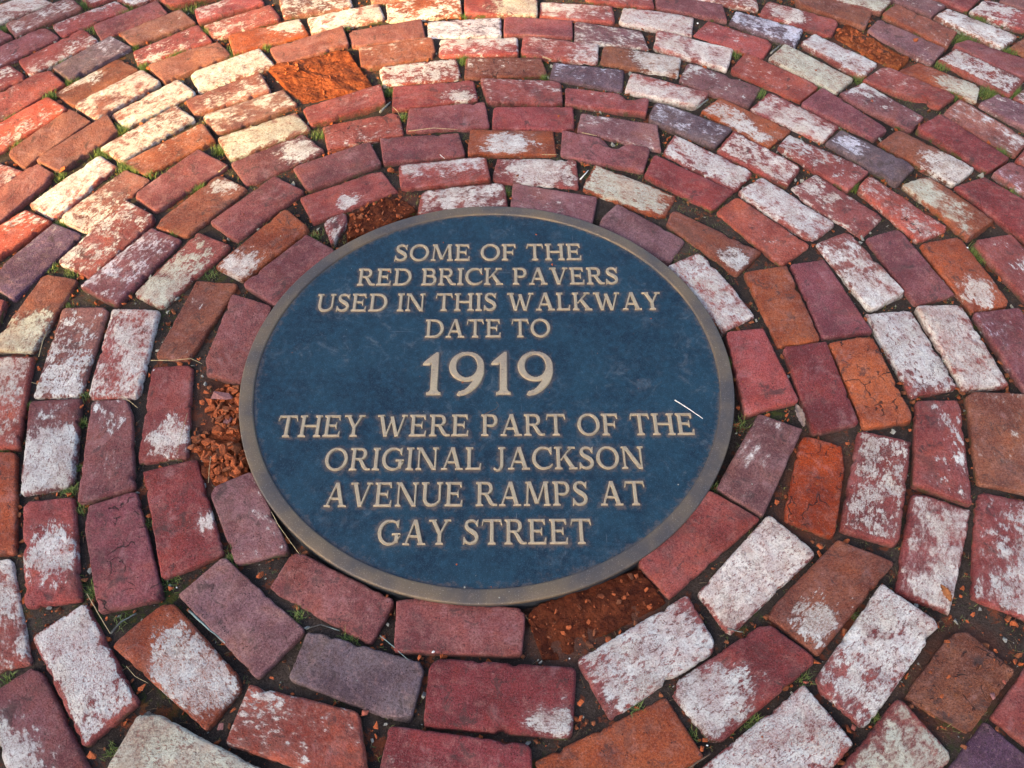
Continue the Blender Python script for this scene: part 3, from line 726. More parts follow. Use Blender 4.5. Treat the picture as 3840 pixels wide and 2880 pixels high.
    cl = CLAY[code[0]]
    j = r.uniform(0.86, 1.16)
    cl = tuple(min(1, x * j * r.uniform(0.93, 1.07)) for x in cl)
    cov = w / 9.0
    wsoft = min(1.0, max(0.0, r.gauss(0.45, 0.35))); wsc = r.uniform(0.7, 1.7)
    if foc != '-': wsoft = 0.12 + 0.2 * wsoft
    if w == 0:
        bias = np.full(nv + 1, -0.6 if r.random() < 0.5 else -0.22)
    else:
        bias = np.full(nv + 1, -0.135 + 0.205 * cov)
    if foc != '-' and w > 0:
        fx, fy = (int(foc[0]) / 9 * 2 - 1) * a, (int(foc[1]) / 9 * 2 - 1) * b
        dist = np.hypot(P[:, 0] - fx, (P[:, 1] - fy) * 1.15)
        bias = bias + 0.17 - 5.0 * np.maximum(dist - 0.010, 0) * (1.2 - cov)
    elif w > 0:
        gx, gy = r.gauss(0, 1), r.gauss(0, 1)
        bias = bias + 0.045 * (gx * P[:, 0] / a + gy * P[:, 1] / b) * (1 - abs(cov - 0.5))
    # the wash is scrubbed off the arrises
    e_ = np.minimum(a - np.abs(P[:, 0]), b - np.abs(P[:, 1]))
    if w > 0:
        bias = bias - 0.20 * np.clip(1 - e_ / 0.009, 0, 1) * (r.random() ** 1.6)
    wj = r.uniform(0.86, 1.04)
    wc = (0.75 * wj, 0.75 * wj, 0.71 * wj) if r.random() < 0.5 else (0.77 * wj, 0.73 * wj, 0.66 * wj)
    if 'g' in flag: wc = (0.60, 0.61, 0.49)
    if code == 'v' or (code == 'm' and r.random() < .5): wc = (0.70, 0.69, 0.77)
    one = np.ones(nv + 1)
    depth = -Z
    attrs = {
        'bp': ('FLOAT_VECTOR', np.c_[P, Z] + off),
        'base': ('FLOAT_COLOR', np.tile(np.array(cl + (1.0,)), (nv + 1, 1))),
        'washc': ('FLOAT_COLOR', np.tile(np.array(wc + (1.0,)), (nv + 1, 1))),
        'bias': ('FLOAT', bias), 'depth': ('FLOAT', depth),
        'crack': ('FLOAT', one * (1.0 if 'C' in flag or flag == 'L' else 0.0)),
        'rough': ('FLOAT', one * (0.35 + 0.65 * smooth)),
        'wsoft': ('FLOAT', one * wsoft), 'wsc': ('FLOAT', one * wsc),
        'moss': ('FLOAT', one * r.choice((0.2, 0.6, 1.0))),
    }
    return c, V, faces, tri, attrs, z0

def quads_tris_mesh(name, V, quads, tris, mat, attrs):
    me = bpy.data.meshes.new(name)
    nq, nt = len(quads), len(tris)
    me.vertices.add(len(V)); me.vertices.foreach_set('co', np.asarray(V, np.float32).ravel())
    loops = np.concatenate([quads.ravel(), tris.ravel()]).astype(np.int32)
    me.loops.add(len(loops)); me.loops.foreach_set('vertex_index', loops)
    me.polygons.add(nq + nt)
    st = np.concatenate([np.arange(nq) * 4, nq * 4 + np.arange(nt) * 3]).astype(np.int32)
    tt = np.concatenate([np.full(nq, 4), np.full(nt, 3)]).astype(np.int32)
    me.polygons.foreach_set('loop_start', st); me.polygons.foreach_set('loop_total', tt)
    me.polygons.foreach_set('use_smooth', np.ones(nq + nt, bool))
    me.update(calc_edges=True)
    for an, (kind, data) in attrs.items():
        at = me.attributes.new(an, kind, 'POINT')
        at.data.foreach_set({'FLOAT': 'value', 'FLOAT_VECTOR': 'vector', 'FLOAT_COLOR': 'color'}[kind], np.asarray(data, np.float32).ravel())
    me.materials.append(mat)
    me.update()
    return me

# the ground far and wide
gm = simple_material('bare_ground', (0.11, 0.085, 0.06), 0.95, 3.0, 0.6, 0.5, 0.02)
s = 400
# ring of ground around the paved bed so that the two never overlap
gv = [(-s, -s, -0.03), (s, -s, -0.03), (s, s, -0.03), (-s, s, -0.03), (-3, -3, -0.03), (3, -3, -0.03), (3, 3.4, -0.03), (-3, 3.4, -0.03)]
gf = [(0, 1, 5, 4), (1, 2, 6, 5), (2, 3, 7, 6), (3, 0, 4, 7)]
link('ground', mesh('ground', gv, gf, gm, smooth=False), kind='structure')

pave = bpy.data.objects.new('brick_pavement', None)
COL.objects.link(pave)
pave['kind'] = 'structure'

# parse bricks
PB = []
for ln in BRICKS.strip().splitlines():
    c, code, w, foc, flag = ln.split()
    q = np.array([float(x) for x in c.split(',')]).reshape(4, 2)
    PB.append((q, code, int(w), foc, flag))

# joint bed: earth and sand between the bricks
step = 0.0075
xs = np.arange(-3.0, 3.0001, 0.06); 
fx = np.unique(np.round(np.concatenate([np.arange(-3, -1.7, 0.1), np.arange(-1.7, 1.7, step), np.arange(1.7, 3.001, 0.1)]), 5))
fy = np.unique(np.round(np.concatenate([np.arange(-3, -0.85, 0.1), np.arange(-0.85, 1.6, step), np.arange(1.6, 3.401, 0.1)]), 5))
fx[0], fx[-1], fy[0], fy[-1] = -3, 3, -3, 3.4
X, Y = np.meshgrid(fx, fy)
pp = np.c_[X.ravel(), Y.ravel()]
zz = -0.0205 + 0.0055 * fbm(pp, 7, 3, 71) + 0.0030 * fbm(pp, 45, 2, 81)
rr = np.hypot(pp[:, 0], pp[:, 1])
zz -= 0.014 * np.exp(-((rr - 0.466) / 0.020) ** 2)
edge_m = np.minimum.reduce([pp[:, 0] + 3, 3 - pp[:, 0], pp[:, 1] + 3, 3.4 - pp[:, 1]]) < 0.01
zz[edge_m] = -0.03
nxx, nyy = len(fx), len(fy)
I = np.arange(nxx * nyy).reshape(nyy, nxx)
Fq = np.c_[I[:-1, :-1].ravel(), I[:-1, 1:].ravel(), I[1:, 1:].ravel(), I[1:, :-1].ravel()]
# leave the earth out under the plaque's body
ctr = pp[Fq].mean(axis=1)
Fq = Fq[np.hypot(ctr[:, 0], ctr[:, 1]) > 0.43]
dust = np.zeros(len(pp))
for q, code, w, foc, flag in PB:
    if flag in ('H', 'R', 'L') or code == 'X':
        sp_ = 0.075
        for f_ in (.2, .5, .8):
            c_ = (q[0] + q[3]) / 2 * (1 - f_) + (q[1] + q[2]) / 2 * f_
            dust = np.maximum(dust, np.exp(-(((pp - c_) ** 2).sum(1)) / sp_ ** 2))
bed = link('joint_earth', mesh('joint_earth', np.c_[pp, zz], Fq, M_bed, {'dust': ('FLOAT', dust)}), pave)
bed['kind'] = 'stuff'

for i, (q, code, w, foc, flag) in enumerate(PB):
    Q = q.copy()
    low = flag in ('H', 'R', 'L')
    c, V, Fc, T, attrs, z0 = brick_geometry(Q, code, w, foc, flag, 100 + i, res=1.6 if q.mean(0)[1] < 0.45 or low else 1.1)
    me = quads_tris_mesh('brick', V, Fc, T, M_crumble if flag in ('H', 'R') else M_brick, attrs)
    o = link('brick', me, pave)
    o.location = (c[0], c[1], z0)
    if code == 'V': o['label'] = 'deep violet brick'
    elif code == 'X': o['label'] = 'soft bright orange brick crumbling along its cracks'
    elif 'C' in flag: o['label'] = 'brick with its face crossed by cracks'
    elif 'g' in flag: o['label'] = 'brick coated with greenish cream wash'
    elif w >= 8: o['label'] = 'brick almost wholly whitened by old wash'
    elif w == 0 and code == 'o': o['label'] = 'bare rust orange brick'
    if low and code != 'X':
        o['label'] = {'H': 'crumbled orange brick worn to a hollow below its neighbours', 'R': 'brick shattered into an orange rubble pocket beside the plaque',
                      'L': 'sunken brick with its face flaked away'}[flag]

# more rings of the same paving beyond the picture's edge, one mass
def inside_quad(p, Q):
    s_ = 0
    for t in range(4):
        e = Q[(t + 1) % 4] - Q[t]; d = p - Q[t]
        k = e[0] * d[1] - e[1] * d[0]
        if abs(k) < 1e-12: continue
        if s_ == 0: s_ = 1 if k > 0 else -1
        elif (k > 0) != (s_ > 0): return False
    return True
CENT = np.array([q.mean(0) for q, *_ in PB])
Rm_ = cam.rotation_euler.to_matrix()
def in_frame(x, y, z=-0.006, pad=0.0):
    v = Rm_.transposed() @ (Vector((x, y, z)) - cam.location)
    if v.z >= -0.01: return False
    k = cam_data.lens / 36.0
    px = 0.5 + k * v.x / -v.z; py = 0.5 + k * v.y / -v.z * (4 / 3)
    return -pad < px < 1 + pad and -pad < py < 1 + pad
VV, FQ, FT, AT, base_n = [], [], [], {}, 0
rr0 = random.Random(5)
for ring in range(0, 26):
    R_ = 0.497 + 0.0998 * ring
    cnt = int(2 * math.pi * R_ / 0.209)
    ph = rr0.random() * 6.28
    for t in range(cnt):
        th = ph + t * 2 * math.pi / cnt
        cx, cy = R_ * math.cos(th), R_ * math.sin(th)
        if in_frame(cx, cy, pad=0.0): continue
        tn = np.array([-math.sin(th), math.cos(th)]); rn = np.array([math.cos(th), math.sin(th)])
        hl, hb = 0.098, 0.0425
        cc = np.array([cx, cy])
        smp = [cc + tn * a_ * hl + rn * b_ * hb for a_ in (-1, -.5, 0, .5, 1) for b_ in (-1, 0, 1)]
        near = [PB[k][0] for k in np.where(np.hypot(*(CENT - cc).T) < 0.3)[0]]
        if any(inside_quad(s_, Qn) for s_ in smp for Qn in near): continue
        bad = False
        for Qn in near:
            for s_ in list(Qn) + [(Qn[0] + Qn[1]) / 2, (Qn[2] + Qn[3]) / 2, Qn.mean(0)]:
                d = s_ - cc
                if abs(d @ tn) < hl and abs(d @ rn) < hb: bad = True
        if bad: continue
        Q = np.array([cc - tn * hl - rn * hb, cc + tn * hl - rn * hb, cc + tn * hl + rn * hb, cc - tn * hl + rn * hb])
        code = rr0.choice('rrmmtpbosd'); w = rr0.choice((0, 0, 1, 3, 4, 6, 8))
        c, V, Fc, T, attrs, z0 = brick_geometry(Q, code, w, '-', '-', 5000 + ring * 200 + t, res=0.45)
        V = V + np.array([c[0], c[1], z0])
        VV.append(V); FQ.append(Fc + base_n); FT.append(T + base_n)
        for k_, (kd, dt) in attrs.items():
            AT.setdefault(k_, (kd, []))[1].append(np.asarray(dt))
        base_n += len(V)
me = quads_tris_mesh('outlying_bricks', np.vstack(VV), np.vstack(FQ), np.vstack(FT), M_brick,
                     {k_: (kd, np.concatenate([x.reshape(len(x), -1) for x in dt])) for k_, (kd, dt) in AT.items()})
ob = link('outlying_bricks', me, pave); ob['kind'] = 'stuff'

# ------------------------------------------------------------------ the plaque
RP = 0.455; RI = RP * 0.9476; ZT = 0.0; ZPL = -0.0036; ZL = -0.0004
plaque = bpy.data.objects.new('plaque', None)
COL.objects.link(plaque)
plaque['label'] = 'round blue plaque with raised bronze lettering and rim set in the ringed brick paving'
plaque['category'] = 'plaque'

# --- lettering: signed distance shapes, cap height 1
def sd_poly(X, Y, P):
    P = np.array(P, float); n = len(P)
    d = np.full(X.shape, 1e9); s_ = np.ones(X.shape)
    j = n - 1
    for i in range(n):
        ex, ey = P[j] - P[i]
        wx, wy = X - P[i][0], Y - P[i][1]
        t = np.clip((wx * ex + wy * ey) / max(ex * ex + ey * ey, 1e-12), 0, 1)
        bx, by = wx - ex * t, wy - ey * t
        d = np.minimum(d, bx * bx + by * by)
        c1 = Y >= P[i][1]; c2 = Y < P[j][1]; c3 = ex * wy > ey * wx
        flip = (c1 & c2 & c3) | (~c1 & ~c2 & ~c3)
        s_ = np.where(flip, -s_, s_)
        j = i
    return s_ * np.sqrt(d)
def sd_ell(X, Y, cx, cy, rx, ry):
    x = (X - cx) / rx; y = (Y - cy) / ry
    k0 = np.hypot(x, y); k1 = np.hypot(x / rx, y / ry)
    return k0 * (k0 - 1.0) / np.maximum(k1, 1e-6)
def sd_brush(X, Y, pts):
    d = np.full(X.shape, 1e9)
    for (x0, y0, r0), (x1, y1, r1) in zip(pts[:-1], pts[1:]):
        ex, ey = x1 - x0, y1 - y0
        t = np.clip(((X - x0) * ex + (Y - y0) * ey) / max(ex * ex + ey * ey, 1e-9), 0, 1)
        d = np.minimum(d, np.hypot(X - x0 - ex * t, Y - y0 - ey * t) - (r0 + (r1 - r0) * t))
    return d
def curve(ctrl, n=14):
    """Catmull-Rom through (x, y, r)."""
    c = [ctrl[0]] + list(ctrl) + [ctrl[-1]]; out = []
    for i in range(1, len(c) - 2):
        p0, p1, p2, p3 = (np.array(c[i + k], float) for k in (-1, 0, 1, 2))
        for t in np.linspace(0, 1, n, endpoint=False):
            out.append(tuple(0.5 * ((2 * p1) + (-p0 + p2) * t + (2 * p0 - 5 * p1 + 4 * p2 - p3) * t * t + (-p0 + 3 * p1 - 3 * p2 + p3) * t ** 3)))
    out.append(tuple(c[-1])); return out

T_ = 0.155    # stem
H_ = 0.085    # hairline
S_ = 0.060    # serif thickness
E_ = 0.085    # serif overhang
class G:
    def __init__(s, w): s.w = w; s.add = []; s.sub = []
    def poly(s, *P): s.add.append(('p', P)); return s
    def rect(s, x0, y0, x1, y1): return s.poly((x0, y0), (x1, y0), (x1, y1), (x0, y1))
    def foot(s, x0, x1, top=False, l=True, r=True, y=None):
        """slab serif with small brackets under/over a stem from x0 to x1"""
        a = x0 - (E_ if l else 0); b = x1 + (E_ if r else 0)
        if not top:
            s.poly((a, 0), (b, 0), (b, S_), (x1 + .03 * r, S_ + .012), (x1, S_ + .06), (x0, S_ + .06), (x0 - .03 * l, S_ + .012), (a, S_))
        else:
            s.poly((a, 1), (b, 1), (b, 1 - S_), (x1 + .03 * r, 1 - S_ - .012), (x1, 1 - S_ - .06), (x0, 1 - S_ - .06), (x0 - .03 * l, 1 - S_ - .012), (a, 1 - S_))
        return s
    def stem(s, x, t=None, top=True, bot=True, y0=0, y1=1, **kw):
        t = t or T_
        s.rect(x, y0, x + t, y1)
        if bot: s.foot(x, x + t, **kw)
        if top: s.foot(x, x + t, top=True, **kw)
        return s
    def arm(s, x0, x1, y0, y1, tip=0.0, dirn=1):
        """thin horizontal arm with a vertical beak at its right end"""
        s.rect(x0, y0, x1, y1)
        if tip:
            yb = y1 if dirn > 0 else y0
            if dirn > 0: s.poly((x1 - .10, y1 - .01), (x1, y0), (x1 + .015, y1 + tip), (x1 - .045, y1 + tip))
            else: s.poly((x1 - .10, y0 + .01), (x1 - .045, y0 - tip), (x1 + .015, y0 - tip), (x1, y1))
        return s
    def diag(s, x0, y0, x1, y1, t):
        return s.poly((x0 - t / 2, y0), (x0 + t / 2, y0), (x1 + t / 2, y1), (x1 - t / 2, y1))
    def brush(s, *c, n=12): s.add.append(('b', curve(c, n))); return s
    def ell(s, *e): s.add.append(('e', e)); return s
    def cutell(s, *e): s.sub.append(('e', e)); return s
    def cut(s, *P): s.sub.append(('p', P)); return s
    def group(s, add, sub): s.add.append(('g', (add, sub))); return s
    def one(s, k, a, X, Y):
        if k == 'p': return sd_poly(X, Y, a)
        if k == 'b': return sd_brush(X, Y, a)
        if k == 'e': return sd_ell(X, Y, *a)
        if k == 'g':
            d = np.full(X.shape, 1e9)
            for kk, aa in a[0]: d = np.minimum(d, s.one(kk, aa, X, Y))
            for kk, aa in a[1]: d = np.maximum(d, -s.one(kk, aa, X, Y))
            return d
    def sdf(s, X, Y):
        d = np.full(X.shape, 1e9)
        for k, a in s.add: d = np.minimum(d, s.one(k, a, X, Y))
        for k, a in s.sub: d = np.maximum(d, -s.one(k, a, X, Y))
        return d

def bowl(x, y0, y1, wd, inner_t=T_, hair=H_):
    """a D-shaped half bowl whose flat side is at x"""
    cy = (y0 + y1) / 2; ry = (y1 - y0) / 2
    flat = wd - ry * 0.95
    flat = max(flat, 0.02)
    rx = wd - flat
    out = [('p', ((x, y0), (x + flat, y0), (x + flat, y1), (x, y1))), ('e', (x + flat, cy, rx, ry))]
    inn = [('p', ((x - .01, y0 + hair), (x + flat, y0 + hair), (x + flat, y1 - hair), (x - .01, y1 - hair))),
           ('e', (x + flat, cy, max(rx - inner_t, .02), ry - hair))]
    cutL = [('p', ((x - 2, -1), (x, -1), (x, 2), (x - 2, 2)))]
    return out, inn + cutL

def glyphs():
    g = {}
    L0 = E_
    # straight letters
    a = G(0.78).stem(L0); a.foot(L0, L0 + T_)
    g['I'] = G(2 * E_ + T_).stem(L0)
    a = G(0.98); a.stem(L0); a.stem(0.98 - E_ - T_); a.rect(L0, .47, .98 - E_, .47 + H_); g['H'] = a
    a = G(0.79); a.stem(L0, r=False); a.arm(L0, .70, 1 - H_, 1, .13, -1); a.arm(L0, .74, 0, H_, .16, 1); a.rect(L0, .475, .55, .475 + H_)
    a.poly((.49, .50), (.545, .36), (.585, .36), (.585, .67), (.545, .67)); g['E'] = a
    a = G(0.74); a.stem(L0, top=False); a.foot(L0, L0 + T_, top=True, r=False); a.arm(L0, .70, 1 - H_, 1, .13, -1); a.rect(L0, .455, .55, .455 + H_)
    a.poly((.49, .48), (.545, .34), (.585, .34), (.585, .65), (.545, .65)); g['F'] = a
    a = G(0.72); a.stem(L0, r=False, top=False); a.foot(L0, L0 + T_, top=True); a.arm(L0, .67, 0, H_, .18, 1); g['L'] = a
    a = G(0.86); m = .43; a.stem(m - T_ / 2, top=False); a.rect(.05, 1 - H_, .81, 1)
    a.poly((.15, 1), (.04, 1), (.0, 1 - H_ - .16), (.045, 1 - H_ - .16), (.10, 1 - H_)); a.poly((.71, 1), (.82, 1), (.86, 1 - H_ - .16), (.815, 1 - H_ - .16), (.76, 1 - H_)); g['T'] = a
    a = G(0.92)
    o_, i_ = bowl(L0 + .02, 0, 1, .92 - L0 - .02, T_ + .01); a.group(o_, i_); a.stem(L0, r=False); g['D'] = a
    a = G(0.74)
    o_, i_ = bowl(L0 + .02, .43, 1, .72 - L0 - .02, T_); a.group(o_, i_); a.stem(L0, top=False); a.foot(L0, L0 + T_, top=True, r=False); g['P'] = a
    a = G(0.78)
    o_, i_ = bowl(L0 + .02, .50, 1, .68 - L0, T_ - .01); a.group(o_, i_)
    o_, i_ = bowl(L0 + .02, 0, .585, .76 - L0, T_); a.group(o_, i_); a.stem(L0, r=False); g['B'] = a
    a = G(0.88)
    o_, i_ = bowl(L0 + .02, .46, 1, .70 - L0, T_); a.group(o_, i_); a.stem(L0, top=False); a.foot(L0, L0 + T_, top=True, r=False)
    a.brush((.40, .50, .05), (.50, .38, .068), (.60, .20, .078), (.69, .085, .066), (.79, .045, .043), (.88, .048, .034)); g['R'] = a
    a = G(0.98); a.ell(.49, .5, .49, .515); a.cutell(.49, .5, .335, .425); g['O'] = a
    # C and G
    a = G(0.88)
    a.group([('e', (.48, .5, .48, .515))], [('e', (.53, .5, .37, .425)), ('p', ((.66, .16), (1.2, .02), (1.2, .80), (.72, .80)))])
    a.poly((.70, .93), (.82, 1.0), (.86, 1.0), (.85, .68), (.80, .68), (.735, .80)); a.brush((.58, .045, .045), (.70, .075, .042), (.80, .14, .036), (.86, .21, .028)); g['C'] = a
    a = G(0.95)
    a.group([('e', (.48, .5, .48, .515))], [('e', (.53, .5, .37, .425)), ('p', ((.67, .35), (1.2, .35), (1.2, .80), (.74, .80)))])
    a.poly((.71, .93), (.83, 1.0), (.87, 1.0), (.86, .68), (.81, .68), (.745, .80))
    a.rect(.71, .10, .71 + T_ - .01, .42); a.poly((.58, .40), (.95, .40), (.95, .46), (.58, .46)); a.poly((.55, .02), (.855, .10), (.855, .25), (.70, .16)); g['G'] = a
    # S
    a = G(0.66)
    a.brush((.56, .80, .035), (.47, .925, .043), (.33, .958, .048), (.17, .90, .064), (.12, .76, .074), (.19, .63, .079), (.34, .53, .084), (.49, .42, .082), (.56, .27, .076), (.50, .12, .066), (.34, .045, .050), (.17, .07, .045), (.07, .21, .036))
    a.poly((.52, .93), (.60, 1.0), (.63, 1.0), (.61, .72), (.565, .72), (.52, .82)); a.poly((.03, 0), (.0, 0), (.02, .30), (.065, .30), (.12, .17), (.11, .06)); g['S'] = a
    # J
    a = G(0.50)
    a.rect(.26, .22, .26 + T_ - .01, 1); a.foot(.26, .26 + T_ - .01, top=True)
    a.brush((.335, .30, .072), (.325, .14, .068), (.24, .0, .055), (.12, -.035, .040), (.02, .04, .045)); g['J'] = a
    # U
    a = G(0.92)
    a.rect(L0, .30, L0 + T_, 1); a.foot(L0, L0 + T_, top=True); xr = .92 - E_ - .10
    a.rect(xr, .30, xr + .10, 1); a.foot(xr, xr + .10, top=True)
    a.brush((L0 + T_ / 2, .40, T_ / 2), (L0 + T_ / 2 + .005, .26, T_ / 2 - .002), (.27, .10, .070), (.44, .045, .052), (.62, .085, .048), (xr + .035, .22, .048), (xr + .05, .40, .05)); g['U'] = a
    # diagonals
    a = G(0.96); a.diag(.13, 0, .47, 1, .095); a.diag(.77, 0, .49, 1, .175); a.rect(.25, .30, .66, .30 + H_ - .01); a.rect(-.0 + .01, 0, .29, S_); a.rect(.61, 0, .95, S_)
    a.cut((-.2, 1.0), (1.2, 1.0), (1.2, 1.4), (-.2, 1.4)); g['A'] = a
    a = G(0.96); a.diag(.20, 1, .48, 0, .175); a.diag(.83, 1, .50, 0, .095); a.rect(.01, 1 - S_, .36, 1); a.rect(.68, 1 - S_, .95, 1)
    a.cut((-.2, 0), (1.2, 0), (1.2, -.4), (-.2, -.4)); g['V'] = a
    a = G(1.36); a.diag(.20, 1, .43, 0, .165); a.diag(.70, .93, .45, 0, .09); a.diag(.66, .93, .91, 0, .165); a.diag(1.22, 1, .94, 0, .09)
    a.rect(.02, 1 - S_, .36, 1); a.rect(1.08, 1 - S_, 1.35, 1); g['W'] = a
    a = G(0.92); a.diag(.18, 1, .455, .44, .17); a.diag(.77, 1, .49, .44, .10); a.rect(.46 - T_ / 2, 0, .46 + T_ / 2, .50); a.foot(.46 - T_ / 2, .46 + T_ / 2)
    a.rect(.0, 1 - S_, .33, 1); a.rect(.63, 1 - S_, .92, 1); g['Y'] = a
    a = G(1.0); a.rect(L0 + .01, 0, L0 + .10, 1); a.foot(L0 + .01, L0 + .10); a.rect(.02, 1 - S_, .22, 1); a.diag(.17, 1, .80, 0, .175)
    a.rect(.80, 0, .89, 1); a.foot(.80, .89, top=True); a.cut((-.2, 0), (1.3, 0), (1.3, -.3), (-.2, -.3)); g['N'] = a
    a = G(1.14); a.diag(.14, 0, .20, 1, .09); a.rect(.01, 0, .27, S_); a.diag(.24, 1, .56, .10, .165); a.diag(.90, 1, .585, .10, .09); a.diag(1.0, 0, .93, 1, .16)
    a.rect(.84, 0, 1.13, S_); a.rect(.08, 1 - S_, .28, 1); a.rect(.84, 1 - S_, 1.06, 1); g['M'] = a
    a = G(0.96); a.stem(L0); a.poly((L0 + T_ - .02, .40), (L0 + T_ + .06, .40), (.80, 1), (.70, 1)); a.poly((.37, .56), (.48, .66), (.90, 0), (.71, 0)); a.rect(.58, 1 - S_, .90, 1); a.rect(.60, 0, .97, S_); g['K'] = a
    a = G(0.56); a.poly((.24, 0), (.42, 0), (.42, 1), (.33, 1), (.06, .77), (.02, .70), (.20, .70), (.24, .74)); a.foot(.24, .42); g['1'] = a
    a = G(0.86); a.group([('e', (.42, .66, .42, .355))], [('e', (.42, .67, .245, .27))])
    a.brush((.755, .66, .085), (.745, .50, .090), (.66, .30, .088), (.50, .13, .070), (.36, .04, .050), (.27, .025, .035)); a.poly((.20, .0), (.27, -.03), (.40, .02), (.34, .10), (.24, .07)); g['9'] = a
    return g
GL = glyphs()

def glyph_mesh(gl, cap, xs_, relief=0.0024):
    """fill of the glyph by marching squares, its top rounded off toward the edge"""
    h = 0.021
    x = np.arange(-0.06, gl.w + 0.10, h); y = np.arange(-0.10, 1.10, h)
    X, Y = np.meshgrid(x, y)
    D = gl.sdf(X, Y)
    D = np.where(np.abs(D) < 1e-4, 1e-4, D)
    V = []; F = []; key = {}
    def gv(i, j):
        k = ('g', i, j)
        if k not in key: key[k] = len(V); V.append((X[i, j], Y[i, j], -D[i, j]))
        return key[k]
    def ev(i0, j0, i1, j1):
        if (i0, j0) > (i1, j1): i0, j0, i1, j1 = i1, j1, i0, j0
        k = ('e', i0, j0, i1, j1)
        if k not in key:
            t = D[i0, j0] / (D[i0, j0] - D[i1, j1]); key[k] = len(V)
            V.append((X[i0, j0] + (X[i1, j1] - X[i0, j0]) * t, Y[i0, j0] + (Y[i1, j1] - Y[i0, j0]) * t, 0.0))
        return key[k]
    ny, nx = D.shape
    ins = D < 0
    for i in range(ny - 1):
        for j in range(nx - 1):
            cor = [(i, j), (i, j + 1), (i + 1, j + 1), (i + 1, j)]
            s_ = [ins[c_] for c_ in cor]
            if not any(s_): continue
            P = []
            for k in range(4):
                a_, b_ = cor[k], cor[(k + 1) % 4]
                if ins[a_]: P.append(gv(*a_))
                if ins[a_] != ins[b_]: P.append(ev(*a_, *b_))
            if len(P) >= 3: F.append(P)
    V = np.array(V)
    bev = 0.012
    t = np.clip(V[:, 2] / bev, 0, 1)
    z = relief * np.sqrt(1 - (1 - t) ** 2)
    return np.c_[V[:, 0] * cap * xs_, V[:, 1] * cap, z], F

LINES = [('SOME OF THE', .6375, .7395, -.431, .425), ('RED BRICK PAVERS', .4855, .5860, -.585, .580), ('USED IN THIS WALKWAY', .3320, .4320, -.748, .754),
         ('DATE TO', .1815, .2800, -.266, .266), ('1919', -.1190, .0990, -.272, .274), ('THEY WERE PART OF THE', -.3165, -.2170, -.815, .812),
         ('ORIGINAL JACKSON', -.4680, -.3700, -.610, .602), ('AVENUE RAMPS AT', -.6225, -.5225, -.592, .590), ('GAY STREET', -.7760, -.6780, -.383, .383)]
cache = {}
HN = 460
hx = np.linspace(-RI, RI, HN)
HX, HY = np.meshgrid(hx, hx)
HALO = np.zeros_like(HX)
for txt, yb, yt, xl, xr in LINES:
    cap = (yt - yb)
    gap, sp = 0.085, 0.42
    if txt == '1919': gap, sp = 0.10, 0
    pos = []; x = 0
    for ch in txt:
        if ch == ' ': x += sp; continue
        if pos and pos[-1][2] is False: pass
        pos.append([ch, x, True]); x += GL[ch].w + gap
    # tuck open pairs together a little
    tot = x - gap
    xs_ = (xr - xl) / (tot * cap)
    for ch, px, _ in pos:
        k = (ch, round(xs_, 3), round(cap, 3))
        if k not in cache:
            V, F = glyph_mesh(GL[ch], cap * RP, xs_, 0.0036)
            cache[k] = mesh('letter', V, F, M_letter, smooth=False)
        o = link('letter', cache[k], plaque)
        ox, oy = (xl + px * cap * xs_) * RP, yb * RP
        o.location = (ox, oy, ZPL + 0.0002)
        # rubbed ring round the letter
        m = 0.012
        sx = np.where((hx > ox - m) & (hx < ox + GL[ch].w * cap * xs_ * RP + m))[0]
        sy = np.where((hx > oy - m) & (hx < oy + cap * RP + m))[0]
        if len(sx) and len(sy):
            sl = np.ix_(sy, sx)
            d = GL[ch].sdf((HX[sl] - ox) / (cap * RP * xs_), (HY[sl] - oy) / (cap * RP)) * cap * RP
            HALO[sl] = np.maximum(HALO[sl], np.exp(-np.maximum(d, 0) / 0.0062))
# rim band
rad = np.hypot(HX, HY)
HALO = np.maximum(HALO, 0.95 * np.exp(-np.maximum(RI - rad, 0) / 0.009))
inside = rad < RI + 0.001
idx = -np.ones(rad.shape, int)
idx[inside] = np.arange(inside.sum())
c_ = [idx[:-1, :-1], idx[:-1, 1:], idx[1:, 1:], idx[1:, :-1]]
ok = (c_[0] >= 0) & (c_[1] >= 0) & (c_[2] >= 0) & (c_[3] >= 0)
Fp = np.c_[c_[0][ok], c_[1][ok], c_[2][ok], c_[3][ok]]
pv = np.c_[HX[inside], HY[inside], np.full(inside.sum(), ZPL)]
pv[:, 2] += 0.00025 * fbm(pv[:, :2], 9, 2, 5)
link('plate', mesh('plate', pv, Fp, M_plate, {'halo': ('FLOAT', HALO[inside])}), plaque)
# rim: lathe profile
def lathe(prof, n=256):
    V = []; F = []
    m = len(prof)
    for i in range(n):
        a_ = 2 * math.pi * i / n
        for r_, z_ in prof: V.append((r_ * math.cos(a_), r_ * math.sin(a_), z_))
    for i in range(n):
        j = (i + 1) % n
        for k in range(m - 1): F.append((i * m + k, j * m + k, j * m + k + 1, i * m + k + 1))
    return V, [f[::-1] for f in F]
prof = [(RI - .0022, ZPL - .002), (RI - .0022, ZPL - .0002), (RI - .0016, ZPL + .0022), (RI - .0006, ZT - .0002), (RI + .001, ZT + .0002), (RI + .012, ZT + .0003), (RP - .003, ZT), (RP - .0012, ZT - .0004), (RP - .0003, ZT - .0013), (RP, ZT - .003), (RP, ZT - .006)]
V, F = lathe(prof[::-1][::-1])
link('rim', mesh('rim', V, [f[::-1] for f in F], M_bronze), plaque)
V, F = lathe([(RP - .0006, ZT - .0055), (RP - .0006, ZT - .05)])
link('side', mesh('side', V, [f[::-1] for f in F], M_side), plaque)

